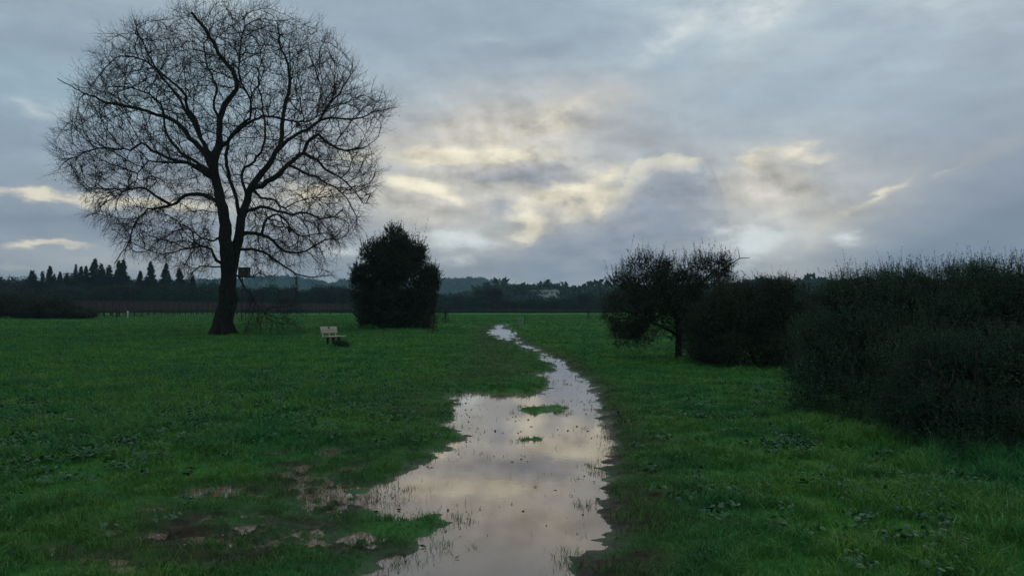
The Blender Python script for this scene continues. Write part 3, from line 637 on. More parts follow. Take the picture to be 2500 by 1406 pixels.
SILH = [zp(*p) for p in [(60, 310), (150, 300), (245, 180), (350, 90), (450, 100), (530, 40), (690, 5), (830, 30), (950, 80), (1050, 95), (1160, 160), (1240, 260), (1330, 350), (1400, 430), (1370, 540), (1310, 620), (1340, 720), (1320, 850), (1230, 920), (1210, 1040),
    (1170, 1110), (1010, 1120), (900, 1110), (820, 1050), (790, 800), (700, 830), (690, 1060), (600, 1110), (470, 1030), (400, 950), (300, 1060), (260, 1030), (310, 900), (200, 850), (180, 760), (70, 660), (60, 560), (110, 450)]]
def in_poly(u, v, poly):
    ins = np.zeros(u.shape, bool); A = np.array(poly); Bq = np.roll(A, -1, 0)
    for (ax, ay), (bx, by) in zip(A, Bq):
        ins ^= ((ay > v) != (by > v)) & (u < (bx - ax) * (v - ay) / (by - ay + 1e-12) + ax)
    return ins
def catmull(P, step):
    P = np.asarray(P, float); out = []
    Q = np.concatenate([[2 * P[0] - P[1]], P, [2 * P[-1] - P[-2]]])
    for i in range(len(P) - 1):
        a, b, c, d = Q[i:i + 4]; n = max(1, int(np.linalg.norm(c - b) / step))
        t = (np.arange(n) / n)[:, None]
        out.append(.5 * ((2 * b) + (c - a) * t + (2 * a - 5 * b + 4 * c - d) * t ** 2 + (3 * b - a - 3 * c + d) * t ** 3))
    out.append(P[-1:]); return np.concatenate(out)
def grow(nodes, par, att, step, infl, kill, iters, bias=.35, grav=0.0, rng=RNG, cen=None):
    nodes = [np.array(n) for n in nodes]; par = list(par); att = np.asarray(att); dirs = [np.zeros(3)] * len(nodes)
    for i, p in enumerate(par):
        if p >= 0: dirs[i] = unit(nodes[i] - nodes[p])
    nkid = {}
    for it in range(iters):
        if len(att) == 0: break
        kd = kdtree.KDTree(len(nodes))
        for i, n in enumerate(nodes): kd.insert(n, i)
        kd.balance(); near = {}; dead = np.zeros(len(att), bool)
        for k, a in enumerate(att):
            co, i, d = kd.find(a)
            if d < kill: dead[k] = True
            elif d < infl: near.setdefault(i, []).append(k)
        for i, ks in near.items():
            if nkid.get(i, 0) >= 3: continue
            nkid[i] = nkid.get(i, 0) + 1
            d = unit(unit(att[ks] - nodes[i]).mean(0) + dirs[i] * bias + rng.normal(0, .17, 3) + np.array([0, 0, grav]) + (unit(nodes[i] - cen) * .38 if cen is not None else 0))
            nodes.append(nodes[i] + d * step); par.append(i); dirs.append(d)
        att = att[~dead]
        if not near: break
    return np.array(nodes), np.array(par)
def chains(par, rad):
    n = len(par); kids = [[] for _ in range(n)]
    for i, p in enumerate(par):
        if p >= 0: kids[p].append(i)
    out = []; stack = [(-1, i) for i in range(n) if par[i] < 0]
    while stack:
        p, i = stack.pop(); ch = [p] if p >= 0 else []
        while True:
            ch.append(i)
            if not kids[i]: break
            ks = sorted(kids[i], key=lambda k: -rad[k]); stack += [(i, k) for k in ks[1:]]; i = ks[0]
        out.append(ch)
    return out
def build_oak():
    nodes = []; par = []; rmin = []
    bx = at(545, 822, OAK_Y); zg = gz(bx.x, OAK_Y)
    tr = catmull([(bx.x - .12, OAK_Y, zg - .15), (bx.x - .05, OAK_Y, zg + .9), (at(556, 745, OAK_Y).x, OAK_Y, at(556, 745, OAK_Y).z), tuple(at(*zp(745, 1150), OAK_Y))], .3)
    for i, p in enumerate(tr):
        nodes.append(p); par.append(i - 1)
        h = p[2] - zg; rmin.append(.55 + .46 * math.exp(-max(h, 0) / .55))
    for (dd, r0, r1, pts) in LIMBS:
        W = np.array([tuple(at(u, v, OAK_Y)) for u, v in pts])
        A = np.array(nodes); k = int(np.argmin((A[:, 0] - W[0, 0]) ** 2 + (A[:, 2] - W[0, 2]) ** 2))
        y0 = A[k, 1]; ln = np.concatenate([[0], np.cumsum(np.linalg.norm(np.diff(W, axis=0), axis=1))])
        for i, (u, v) in enumerate(pts):
            Yd = y0 + dd * ln[i] + (random.uniform(-.25, .25) if i else 0)
            W[i] = tuple(at(u, v, Yd))
        W[0] = A[k]; C = catmull(W, .38); C[1:] += RNG.normal(0, .035, C[1:].shape); last = k
        for i in range(1, len(C)):
            t = i / (len(C) - 1); nodes.append(C[i]); par.append(last); rmin.append(r0 + (r1 - r0) * t ** .7); last = len(nodes) - 1
    n_traced = len(nodes)
    # attractors fill the crown
    U = RNG.uniform(120, 970, 90000); Vv = RNG.uniform(0, 700, 90000)
    ok = in_poly(U, Vv, SILH); U = U[ok]; Vv = Vv[ok]
    q2 = ((U - 548) / 420) ** 2 + ((Vv - 360) / 360) ** 2
    hd = 9.5 * np.sqrt(np.clip(1 - q2, .06, 1)); dp = RNG.uniform(-1, 1, len(U)); dp = np.sign(dp) * np.abs(dp) ** .8 * hd
    keep = RNG.random(len(U)) < np.clip(hd / 9.5, .3, 1) * (.35 + .65 * smooth(np.sqrt(q2), .25, .8))
    U, Vv, dp = U[keep][:22000], Vv[keep][:22000], dp[keep][:22000]
    att = np.array([tuple(at(u, v, OAK_Y + d)) for u, v, d in zip(U, Vv, dp)])
    edge = np.sqrt(((U - 548) / 415) ** 2 + ((Vv - 340) / 350) ** 2)
    angs = np.arctan2(Vv - 420, U - 548)
    rag = fbm(angs * 9 + 40, dp * .25 + 20, 1.0, 3, 2)
    att = att[(gap(att, 2.1, 4.0) > -.16) & (edge < .64 + .80 * rag) & (edge < .72 + .55 * fbm(angs * 5 + 11, angs * 0 + 3.3, 1.0, 3, 6, .7))][:13000]
    low = [tuple(at(u, v, OAK_Y - 1.2 + d)) for u, v, d in zip(RNG.uniform(590, 725, 260), RNG.normal(765, 22, 260), RNG.uniform(-1.2, 1.2, 260))]
    att = np.concatenate([att, np.array(low)])
    N_, Pa = grow(nodes, par, att, .34, 3.2, .50, 70, bias=.60, grav=-.03, cen=np.array([bx.x, OAK_Y, zg + 8.0]))
    n = len(N_); rad = np.zeros(n); acc = np.zeros(n)
    ex = 2.35; tip = .011
    for i in range(n - 1, -1, -1):
        r = (acc[i] + (tip ** ex if acc[i] == 0 else 0)) ** (1 / ex)
        rad[i] = r
        if Pa[i] >= 0: acc[Pa[i]] += r ** ex
    rr = rad.copy()
    k = .66 / rad[0]
    rr = rad * 1.0
    for i in range(n_traced): rr[i] = max(min(rad[i] * k, rmin[i] * 1.05), rmin[i] * .85)
    for i in range(n_traced, n): rr[i] = min(max(rad[i] * 1.15, .011), rr[Pa[i]] * .97)
    for i in range(n):
        if Pa[i] >= 0: rr[i] = min(rr[i], rr[Pa[i]] * 1.02)
    tree = empty('bare_oak_tree', (bx.x, OAK_Y, zg))
    tag(tree, 'tall leafless spreading oak with a flared dark trunk, standing left of the bench', 'tree')
    off = np.array([bx.x, OAK_Y, zg])
    mt, mc = MB(), MB()
    for ch in chains(Pa, rr):
        P = N_[ch] - off; R = rr[ch].copy()
        if len(ch) > 1 and Pa[ch[1]] == ch[0] and ch[0] != 0: R[0] = min(R[0], R[1] * 1.5)
        if len(P) < 2: continue
        big = R.max() > .12
        sides = 16 if R.max() > .4 else 9 if R.max() > .12 else 5 if R.max() > .035 else 4
        V, Fq, Ft = tube_geo(P, R, sides, True, .35 if R.max() > .4 else .25 if big else 0)
        t = mt if big else mc
        t.v.append(V); t.f.setdefault(4, []).append(Fq + t.n); t.f.setdefault(3, []).append(Ft + t.n); t.n += len(V)
    # root flare ridges
    for a in np.linspace(0, 2 * math.pi, 7)[:-1]:
        a += random.uniform(-.3, .3); d = np.array([math.cos(a), math.sin(a), 0])
        mt.tube([d * .30 + [0, 0, 1.1], d * .55 + [0, 0, .5], d * .78 + [0, 0, .10], d * 1.05 + [0, 0, -.12]], [.18, .20, .16, .08], 7)
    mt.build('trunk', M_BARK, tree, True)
    # twigs
    idx = np.nonzero((rr < .05) & (np.arange(n) >= 20))[0]
    H = np.repeat(idx, 2); H = H[RNG.random(len(H)) < .64]
    H = np.concatenate([H, RNG.choice(np.nonzero(rr < .16)[0], 1200)])
    P0 = N_[H] + RNG.normal(0, .03, (len(H), 3)); D0 = unit(N_[H] - N_[np.maximum(Pa[H], 0)])
    cen = np.array([bx.x, OAK_Y, zg + 9]); outw = unit(P0 - cen)
    D = unit(D0 * .75 + rdir(len(H)) * .62 + outw * .55)
    low = (P0[:, 2] < zg + 9)[:, None]
    L = RNG.uniform(.16, .42, len(H))[:, None]
    g = np.array([0, 0, -1.0]); SEG0, SEG1, R0, R1, LV = [], [], [], [], []
    p = P0; d = D; r = .0098
    joints = []
    for s in range(4):
        d = unit(d + rdir(len(d)) * .30 + g * np.where(low, .22, .0) - g * np.where(low, 0, .10))
        q = p + d * L * (1 - .12 * s); SEG0.append(p); SEG1.append(q); R0.append(np.full(len(p), r)); R1.append(np.full(len(p), r * .78)); joints.append((q, d, r * .78)); p = q; r *= .78
    for (q, d, r) in joints[:3]:
        m = RNG.random(len(q)) < .75; q, d = q[m], d[m]; lw = low[m]
        d = unit(d * .7 + rdir(len(q)) * .8); l = RNG.uniform(.10, .30, len(q))[:, None]
        for s in range(2):
            q2 = q + d * l; SEG0.append(q); SEG1.append(q2); R0.append(np.full(len(q), r)); R1.append(np.full(len(q), r * .7)); q = q2; d = unit(d + rdir(len(q)) * .5 + g * np.where(lw, .2, 0)); r *= .7
        LV.append(q)
    V, Fq = frusta(np.concatenate(SEG0) - off, np.concatenate(SEG1) - off, np.concatenate(R0), np.concatenate(R1), 3)
    mc.v.append(V); mc.f[4].append(Fq + mc.n); mc.n += len(V)
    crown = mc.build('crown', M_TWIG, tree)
    lv = np.concatenate(LV); lv = lv[RNG.random(len(lv)) < .035] - off
    V, Fq = leaves_geo(lv, rdir(len(lv)) - np.array([0, 0, .5]), RNG.uniform(.06, .13, len(lv)), RNG.uniform(.04, .08, len(lv)))
    mesh_obj('dead_leaves', V, Fq, M_DEAD, crown)
    print('OAK nodes', n, 'twig segs', sum(map(len, SEG0)))
build_oak()

# ---------------------------------------------------------------- leafy shrubs and trees
def leafy(ells, n_sh, sh_len, leaf, per, up=.5, inner=0, inner_leaf=.1, zmin=0.0, gs=.5, gthr=-.35, narrow=.42, seed=0.0, shell=.22, top_long=1.0, spikes=0, spike_len=.35, lobes=0):
    """leafing shoots over and inside a union of ellipsoids; returns leaf geometry and shoot axes"""
    if lobes:
        base_e = list(ells)
        for e in base_e:
            for _ in range(lobes):
                d = rdir(1)[0]; q = np.array(e[:3]) + d * np.array(e[3:6]) * random.uniform(.72, .95); f = random.uniform(.28, .48); mr = min(e[3:6]); w_ = e[6] if len(e) > 6 else 1
                if q[2] > zmin + .1: ells = list(ells) + [(q[0], q[1], q[2], mr * f * random.uniform(1, 1.5), mr * f * 1.1, mr * f * random.uniform(.8, 1.3), 1.5 * w_)]
    vol = np.array([(e[3] * e[4] + e[4] * e[5] + e[3] * e[5]) * (e[6] if len(e) > 6 else 1) for e in ells]); pr = vol / vol.sum(); ells = [e[:6] for e in ells]
    k = RNG.choice(len(ells), n_sh * 2, p=pr); E = np.array(ells)[k]; d = rdir(len(k)); rho = 1 - np.abs(RNG.normal(0, shell, len(k)))
    rho = np.clip(rho, .1, 1) * (1 + .10 * gap(d * 2 + E[:, :3], .35, seed) + .16 * gap(d * 1.1 + E[:, :3] * .5, .8, seed + 3))
    P = E[:, :3] + d * E[:, 3:6] * rho[:, None]
    g = gap(P, gs, seed); ok = (g > gthr) & (P[:, 2] > zmin)
    P = P[ok][:n_sh]; d = d[ok][:n_sh]; E = E[ok][:n_sh]
    D = unit(d + np.array([0, 0, up]) + rdir(len(P)) * .45)
    topb = (d[:, 2] > .35) & (RNG.random(len(P)) < .35)
    L = sh_len * RNG.lognormal(0, .35, len(P)) * np.where(topb, top_long, 1.0)
    t = RNG.random((len(P), per)); LP = P[:, None] + D[:, None] * (L[:, None] * t)[..., None]
    LP = LP.reshape(-1, 3) + RNG.normal(0, leaf * .25, (len(P) * per, 3))
    LD = np.repeat(D, per, 0) * .6 + rdir(len(LP))
    ll = leaf * RNG.uniform(.6, 1.25, len(LP))
    V, Fq = leaves_geo(LP, LD, ll, ll * narrow)
    if spikes:
        k = RNG.choice(len(ells), spikes * 3, p=pr); E2 = np.array(ells)[k]; d2 = rdir(len(k)); d2[:, 2] = np.abs(d2[:, 2]); S = E2[:, :3] + d2 * E2[:, 3:6] * .93
        topmost = np.ones(len(S), bool)
        for e in ells:
            qq = ((S - np.array(e[:3])) / np.array(e[3:6])); topmost &= (qq ** 2).sum(1) > .80
        S = S[topmost & (d2[:, 2] > .15)][:spikes]; D2 = unit(rdir(len(S)) * .28 + [0, 0, 1.0]); L2 = spike_len * RNG.lognormal(0, .4, len(S)); t2 = RNG.random((len(S), 34))
        Q2 = (S[:, None] + D2[:, None] * (L2[:, None] * t2)[..., None]).reshape(-1, 3) + RNG.normal(0, leaf * .3, (len(S) * 34, 3)) * (1.15 - t2.reshape(-1, 1))
        l2 = leaf * RNG.uniform(.5, 1.1, len(Q2)); V3, F3 = leaves_geo(Q2, np.repeat(D2, 34, 0) * .9 + rdir(len(Q2)), l2, l2 * narrow)
        Fq = np.concatenate([Fq, F3 + len(V)]); V = np.concatenate([V, V3]); P = np.concatenate([P, S]); D = np.concatenate([D, D2]); L = np.concatenate([L, L2])
    if inner:
        k = RNG.choice(len(ells), inner, p=pr); E = np.array(ells)[k]; q = rdir(inner) * (RNG.random(inner) ** (1 / 3))[:, None] * .88
        Q = E[:, :3] + q * E[:, 3:6]; Q = Q[(Q[:, 2] > zmin) & (gap(Q, gs, seed) > gthr - .25)]
        V2, F2 = leaves_geo(Q, rdir(len(Q)), inner_leaf * RNG.uniform(.7, 1.3, len(Q)), inner_leaf * .7)
        Fq = np.concatenate([Fq, F2 + len(V)]); V = np.concatenate([V, V2])
    return V, Fq, P, D, L
def woody(name, label, cat, loc, ells, leafmat, trunk, n_sh, sh_len, leaf, per, group=None, **kw):
    """a shrub or tree: trunk paths [(points, r0, r1)], stems out to the shoots, leaves in the crown"""
    root = empty(name, loc); tag(root, label, cat, group)
    V, Fq, P, D, L = leafy(ells, n_sh, sh_len, leaf, per, **kw)
    crown = mesh_obj('crown', V, Fq, leafmat, root)
    mb = MB(); nodes = []; par = []
    for pts, r0, r1 in trunk:
        C = catmull(pts, .25); mb.tube(C, np.linspace(r0, r1, len(C)), 8)
        s = len(nodes); nodes += list(C); par += [s + i - 1 if i else -1 for i in range(len(C))]
    A = np.array(nodes)
    # limbs from the trunk to a sample of shoots
    k = RNG.choice(len(P), min(len(P), max(40, n_sh // 25)), replace=False)
    zt = max(e[2] + e[5] for e in ells)
    for i in k:
        q = P[i]
        if q[2] < .34 * zt or q[2] > .82 * zt: continue
        dist = np.linalg.norm(A - q, axis=1) + np.maximum(0, A[:, 2] - q[2] + .2) * 2; j = int(np.argmin(dist + RNG.uniform(0, .4, len(A)))); a = A[j]
        mid = (a + q) / 2 + RNG.normal(0, .09, 3) * np.linalg.norm(q - a) + [0, 0, .06 * np.linalg.norm(q - a)]
        C = catmull([a, mid, q], .3); r = min(.05, .012 + .010 * np.linalg.norm(q - a)) * max(1, leaf / .06) ** .5
        mb.tube(C, np.linspace(r, r * .3, len(C)), 5)
    mb.build('trunk', M_BARK, root, True)
    S0 = P; S1 = P + D * L[:, None]; r = leaf * .06
    Vt, Ft = frusta(S0 - D * L[:, None] * .5, S1, np.full(len(P), r), np.full(len(P), r * .4), 3)
    mesh_obj('twigs', Vt, Ft, M_TWIG, crown)
    return root
# young evergreen oak in mid-field
def ell_px(u, v, Y, ru, rv, rd, *rest):
    origin = rest[-1]; dens = rest[0] if len(rest) > 1 else 1
    p = at(u, v, Y); s = Y / F; return (p.x - origin[0], p.y - origin[1], p.z - origin[2], ru * s, rd, rv * s, dens)
def place(u, Y): 
    x = at(u, 800, Y).x; return (x, Y, gz(x, Y))
o = place(962, 60)
E = [ell_px(*a, o) for a in [(965, 750, 60, 94, 52, 2.8), (905, 765, 60, 40, 36, 1.6), (1025, 768, 60, 40, 34, 1.6), (962, 692, 60, 80, 66, 2.5), (960, 642, 60, 58, 56, 2.0), (964, 598, 60, 34, 40, 1.2), (1035, 700, 59, 34, 44, 1.2), (888, 705, 60.5, 30, 42, 1.3), (905, 628, 60, 24, 34, 1.0), (1018, 628, 60, 24, 32, 1.0), (1050, 672, 60, 20, 18, .7), (872, 672, 60, 16, 20, .7)]]
woody('evergreen_oak', 'dense dark rounded evergreen tree behind the bench, leafy to the ground', 'tree', o, E, M_OAKLEAF,
      [([(0, 0, -.1), (.1, 0, 2), (-.1, .1, 4.5), (.1, 0, 7.2)], .20, .05), ([(.2, 0, -.1), (.9, 0, 1.4), (1.6, 0, 3.2)], .12, .04), ([(-.2, 0, -.1), (-.9, .1, 1.5), (-1.7, 0, 3.3)], .12, .04)],
      7000, .38, .12, 14, up=.55, inner=16000, inner_leaf=.22, zmin=.03, gs=.9, gthr=-.42, seed=1.0, top_long=1.3, spikes=1000, spike_len=.55, lobes=5)
# small gnarled tree on the right of the track
o = place(1655, 28.5)
E = [ell_px(*a, o) for a in [(1580, 690, 28.5, 78, 48, 1.1), (1545, 760, 28.2, 58, 70, 1.0), (1600, 655, 28.5, 48, 26, .8), (1700, 690, 28.8, 80, 48, 1.1), (1745, 655, 29, 44, 26, .7), (1630, 740, 28.6, 90, 55, 1.4), (1535, 815, 28, 46, 36, .7, 1), (1590, 800, 28.2, 40, 40, .9, .6), (1720, 770, 29, 70, 60, 1.3, 1), (1700, 830, 28.6, 46, 40, .9, .7), (1560, 640, 28.5, 34, 18, .5, .8), (1500, 700, 28.5, 22, 30, .5, .5), (1660, 700, 28.5, 60, 40, 1.0, .8)]]
woody('gnarled_tree', 'small dark gnarled tree with a single trunk and ragged leafy crown, right of the track', 'tree', o, E, M_BROWNLEAF,
      [([(0, 0, -.1), (.03, 0, .7), (-.02, 0, 1.4), (-.35, 0, 2.2), (-.8, .1, 3.2)], .14, .04), ([(.0, 0, 1.0), (.35, 0, 1.9), (.8, 0, 2.7), (1.5, 0, 3.4), (2.1, 0, 3.75)], .09, .012), ([(1.7, 0, 3.35), (2.1, 0, 3.62), (2.35, 0, 3.78), (2.75, 0, 3.80)], .030, .010), ([(2.35, 0, 3.78), (2.33, 0, 3.98), (2.28, 0, 4.2)], .014, .006), ([(0, 0, .9), (-.8, -.1, 1.3), (-1.5, -.1, 1.6)], .06, .02), ([(-1.2, 0, 2.6), (-1.4, 0, 3.4), (-1.45, 0, 4.0)], .02, .006), ([(-1.6, 0, 2.4), (-1.9, .1, 3.2), (-2.1, 0, 3.9)], .02, .006)],
      6500, .26, .052, 11, up=.5, inner=14000, inner_leaf=.085, zmin=.15, gs=.40, gthr=-.17, seed=2.0, top_long=1.3, spikes=420, spike_len=.42, lobes=5)
# dark thicket between the gnarled tree and the big brush
o = place(1850, 25)
E = [ell_px(*a, o) for a in [(1780, 800, 25.5, 95, 85, 1.3), (1860, 770, 25, 90, 85, 1.3), (1920, 760, 25, 80, 70, 1.3), (1850, 860, 24.5, 120, 45, 1.1), (1720, 850, 26, 50, 40, .8), (1950, 850, 24, 70, 60, 1.2), (1800, 735, 26, 70, 38, 1.0)]]
woody('thicket_shrub', 'dark low thicket right behind the gnarled tree, filling the gap to the big brush', 'shrub', o, E, M_BROWNLEAF,
      [([(0, 0, -.1), (-.4, 0, .8), (-.9, 0, 1.6)], .06, .02), ([(.2, 0, -.1), (.5, 0, .9), (.9, 0, 1.8)], .06, .02), ([(-.5, 0, -.1), (-1.0, 0, .5), (-1.7, 0, .9)], .05, .02)],
      9000, .24, .045, 12, up=.6, inner=30000, inner_leaf=.08, zmin=.02, gs=.5, gthr=-.42, seed=3.0, spikes=500, spike_len=.25, lobes=6)
# big brush on the right, tall shoots on top, arching stems at its left foot
o = place(2250, 14.5)
E = [ell_px(*a, o) for a in [(2130, 790, 14.5, 150, 110, 1.2), (2270, 765, 15, 200, 92, 1.3), (2420, 770, 15, 220, 105, 1.4), (2600, 780, 15, 220, 110, 1.4), (2040, 850, 14, 110, 85, 1.0), (2200, 890, 13.4, 170, 115, 1.1), (2300, 980, 12.6, 150, 80, 1.0), (2400, 930, 14.5, 240, 140, 1.3), (2080, 975, 12.7, 130, 70, .7, .6), (2000, 920, 13.2, 80, 80, .7, .45), (2040, 780, 14.8, 90, 70, .9), (2150, 1030, 12.3, 170, 36, .6, .8), (2300, 1050, 11.6, 160, 50, .7, .8), (2180, 700, 14.8, 90, 36, .9, .8), (2320, 682, 14.8, 130, 34, .9, .8), (2470, 680, 14.9, 140, 40, .9, .8)]]
woody('brush_thicket', 'tall wide mound of grey green brush at the right edge, upright shoots along its top', 'shrub', o, E, M_BRUSHLEAF,
      [([(-.3, -.3, -.05), (-.8, -.6, .35), (-1.5, -.7, .65), (-2.2, -.8, .9)], .05, .010), ([(-.3, -.3, -.05), (-1.0, -.8, .25), (-1.7, -1.0, .38), (-2.4, -.9, .62)], .04, .008), ([(-.2, -.2, -.05), (-.7, -.4, .7), (-1.3, -.5, 1.3), (-1.7, -.5, 1.9)], .05, .01), ([(0, 0, -.05), (-.2, 0, 1), (-.3, 0, 2.1)], .06, .02), ([(.4, 0, -.05), (.8, 0, 1), (1.2, 0, 2.1)], .06, .02), ([(-.4, -.4, 0), (-.9, -.9, .5), (-1.4, -1.2, 1.0)], .03, .008)] + [([(-.1 - .05 * k, -.5, 0), (-.55 - .05 * k, -.9 - .04 * k, .22 + .07 * k), (-1.2, -1.15, .30 + .13 * k), (-1.75 - .07 * k, -1.2, .30 + .20 * k)], .024, .005) for k in range(8)],
      26000, .20, .028, 13, up=1.0, inner=80000, inner_leaf=.042, zmin=.03, gs=.42, gthr=-.44, seed=4.0, top_long=1.0, narrow=.36, spikes=1500, spike_len=.24, lobes=7)
o = place(2400, 9.5)
E = [ell_px(*a, o) for a in [(2330, 930, 10.3, 150, 100, .8), (2450, 905, 10.1, 170, 95, .8), (2600, 930, 10.0, 170, 120, .8), (2380, 1040, 9.6, 170, 80, .7), (2270, 1020, 10.2, 110, 75, .7), (2540, 1060, 9.3, 160, 90, .7), (2420, 1110, 9.1, 170, 40, .5), (2540, 1120, 8.9, 130, 40, .5)]]
woody('brush_shrub', 'lower rounded brush in front of the tall mound, cut by the right edge', 'shrub', o, E, M_BRUSHLEAF,
      [([(-.1, 0, -.05), (-.4, -.1, .5), (-.7, -.1, 1.0)], .03, .01), ([(.1, 0, -.05), (.4, 0, .6), (.7, -.1, 1.2)], .03, .01), ([(0, 0, -.05), (0, .1, .6), (-.1, 0, 1.3)], .03, .01)],
      15000, .17, .025, 14, up=.9, inner=50000, inner_leaf=.038, zmin=.02, gs=.36, gthr=-.36, seed=5.0, top_long=1.0, narrow=.36, spikes=700, spike_len=.15, lobes=6)

# low scrub at the far left edge, bush under the oak, saplings
def shrub_at(name, label, cat, u, Y, parts, mat, n_sh, leaf, group=None, sh=None, seed=0.0, inner=4000):
    o = place(u, Y); E = [ell_px(*a, o) for a in parts]
    h = max(e[2] + e[5] for e in E)
    return woody(name, label, cat, o, E, mat, [([(0, 0, -.1), (.05, 0, h * .4), (0, 0, h * .8)], .02 * h, .008 * h)], n_sh, sh or leaf * 3.2, leaf, 9, group, up=.5, inner=inner, inner_leaf=leaf * 1.8, zmin=.0, gs=1.0, gthr=-.7, seed=seed)
shrub_at('scrub_bush', 'tallest of the low dark bushes at the far left edge, in front of the vineyard', 'shrub', 30, 92, [(20, 748, 92, 55, 26, 2), (60, 757, 92, 45, 20, 2)], M_BROWNLEAF, 1800, .16, seed=6)
shrub_at('scrub_bush', 'middle of the low dark bushes at far left, rounded, in front of the vineyard', 'shrub', 120, 91, [(130, 750, 91, 40, 22, 2), (95, 760, 91, 40, 18, 2)], M_BROWNLEAF, 1500, .16, seed=7)
shrub_at('scrub_bush', 'lowest of the dark bushes at left, nearest the bare vine rows', 'shrub', 185, 90, [(175, 763, 90, 34, 12, 1.5), (205, 768, 90, 26, 8, 1.4), (150, 766, 90, 30, 10, 1.4)], M_BROWNLEAF, 1200, .15, seed=8)
shrub_at('scrub_bush', 'round dark bush far off between the bare oak and the evergreen tree', 'shrub', 706, 170, [(706, 745, 170, 19, 14, 1.6)], M_OAKLEAF, 900, .22, seed=9, inner=2500)
shrub_at('dark_weed_clump', 'small dark weed clump on the grass right beside the bench', 'weed clump', 832, 36.5, [(832, 842, 36.5, 12, 6, .3), (842, 846, 36.3, 8, 4, .2)], M_OAKLEAF, 300, .05, seed=10, inner=600)

def sapling(u, Y, px_h, lean, label, loose):
    o = place(u, Y); s = Y / F; h = px_h * s; root = empty('sapling', o); tag(root, label, 'sapling', None)
    mb = MB()
    for i in range(7):
        a = random.uniform(0, 6.28); r = random.uniform(.05, .22) * h * .5
        mb.tube(catmull([(0, 0, -.05), (math.cos(a) * r * .3 + lean * h * .2, math.sin(a) * r * .3, h * .45), (math.cos(a) * r + lean * h * .5, math.sin(a) * r, h * random.uniform(.7, 1.0))], .15), .014 * h, 5)
    mb.build('trunk', M_TWIG, root)
    E = [(lean * h * .3, 0, h * .55, h * .16, h * .15, h * .42), (0, 0, h * .12, h * .30, h * .25, h * .14)]
    V, Fq, P, D, L = leafy(E, int(260 * loose), .12 * h, .035 * h, 6, up=.8, zmin=0, gthr=-.6)
    mesh_obj('crown', V, Fq, M_BROWNLEAF, root)
sapling(1056, 52, 48, .2, 'scrawny leaning sapling beside the right foot of the evergreen tree', 1.2)
sapling(1087, 72, 36, .1, 'small dark upright sapling just right of the evergreen tree', 1.6)
sapling(1437, 88, 22, .05, 'tiny dark sapling far off in the grass, left of the gnarled tree', 1.3)

# ---------------------------------------------------------------- bench
def bench():
    o = place(806, 38.0); A = math.radians(73)
    root = empty('park_bench', (o[0], o[1], o[2] - .01), A)
    tag(root, 'weathered wooden bench on the grass between the bare oak and the evergreen tree', 'bench')
    # local x runs along the bench, local -y is the sitter's front
    for i, y in enumerate((-.42, -.275, -.13)):
        m = MB(); m.box((0, y + .03, .46), (1.55, .138, .045)); m.build('seat_plank', M_PLANK2, root)
    for i, z in enumerate((.70, .865)):
        m = MB(); m.box((0, .055 + i * .035, z), (1.55, .035, .155), rx=-.2); m.build('back_plank', M_PLANK if i == 0 else M_PLANK2, root)
    for x in (-.62, 0, .62):
        m = MB(); m.box((x, .075, .66), (.055, .035, .50), rx=-.2); m.build('back_support', M_METAL, root)
        m = MB(); m.box((x * .85, -.19, .20), (.09, .10, .50)); m.box((x * .85, -.19, .425), (.07, .44, .028)); m.build('leg', M_POSTD, root)
    m = MB(); m.box((0, .068, .885), (.15, .016, .10), rx=-.2); m.build('plaque', M_PLAQUE, root)
bench()
# wire tree guard with its stake, far along the track
def guard():
    o = place(1272, 70); root = empty('tree_guard', o); tag(root, 'pale grey mesh tree guard with leaning stake, beside the far track', 'tree guard')
    m = MB(); a = np.linspace(0, 2 * math.pi, 19)[:-1]
    for t in a: m.tube([(.23 * math.cos(t), .23 * math.sin(t), -.03), (.25 * math.cos(t), .25 * math.sin(t), .62)], .010, 4)
    for z in np.linspace(.02, .62, 14):
        P = [((.23 + .02 * z / .62) * math.cos(t), (.23 + .02 * z / .62) * math.sin(t), z) for t in np.linspace(0, 2 * math.pi, 19)]; m.tube(P, .009, 4, False)
    m.build('mesh_tube', M_GUARD, root)
    m = MB(); m.tube([(.33, 0, -.1), (.36, 0, .4), (.42, 0, .74)], .035, 6); m.build('stake', M_POSTD, root)
guard()
# owl box on a pole, beyond the oak
def owlbox():
    Y = 84; o = place(592, Y); root = empty('nest_box', o); tag(root, 'square dark nest box on a tall thin pole, just right of the oak trunk', 'nest box')
    top = at(594, 654, Y).z - o[2]; bot = at(594, 678, Y).z - o[2]; h = top - bot
    m = MB(); m.tube([(-.1, 0, -.1), (-.1, 0, bot)], .06, 8); m.build('pole', M_STAKE, root)
    b = MB(); b.box((.1, 0, (top + bot) / 2), (1.12, .8, h - .08)); bx = b.build('box', M_STAKE, root)
    r = MB(); r.box((.1, 0, top), (1.24, .95, .07)); r.build('lid', M_STAKE, bx)
    e = MB(); e.tube([(.1, -.405, top - .35), (.1, -.425, top - .35)], .13, 14); e.build('entrance_hole', M_WIN, bx)
owlbox()
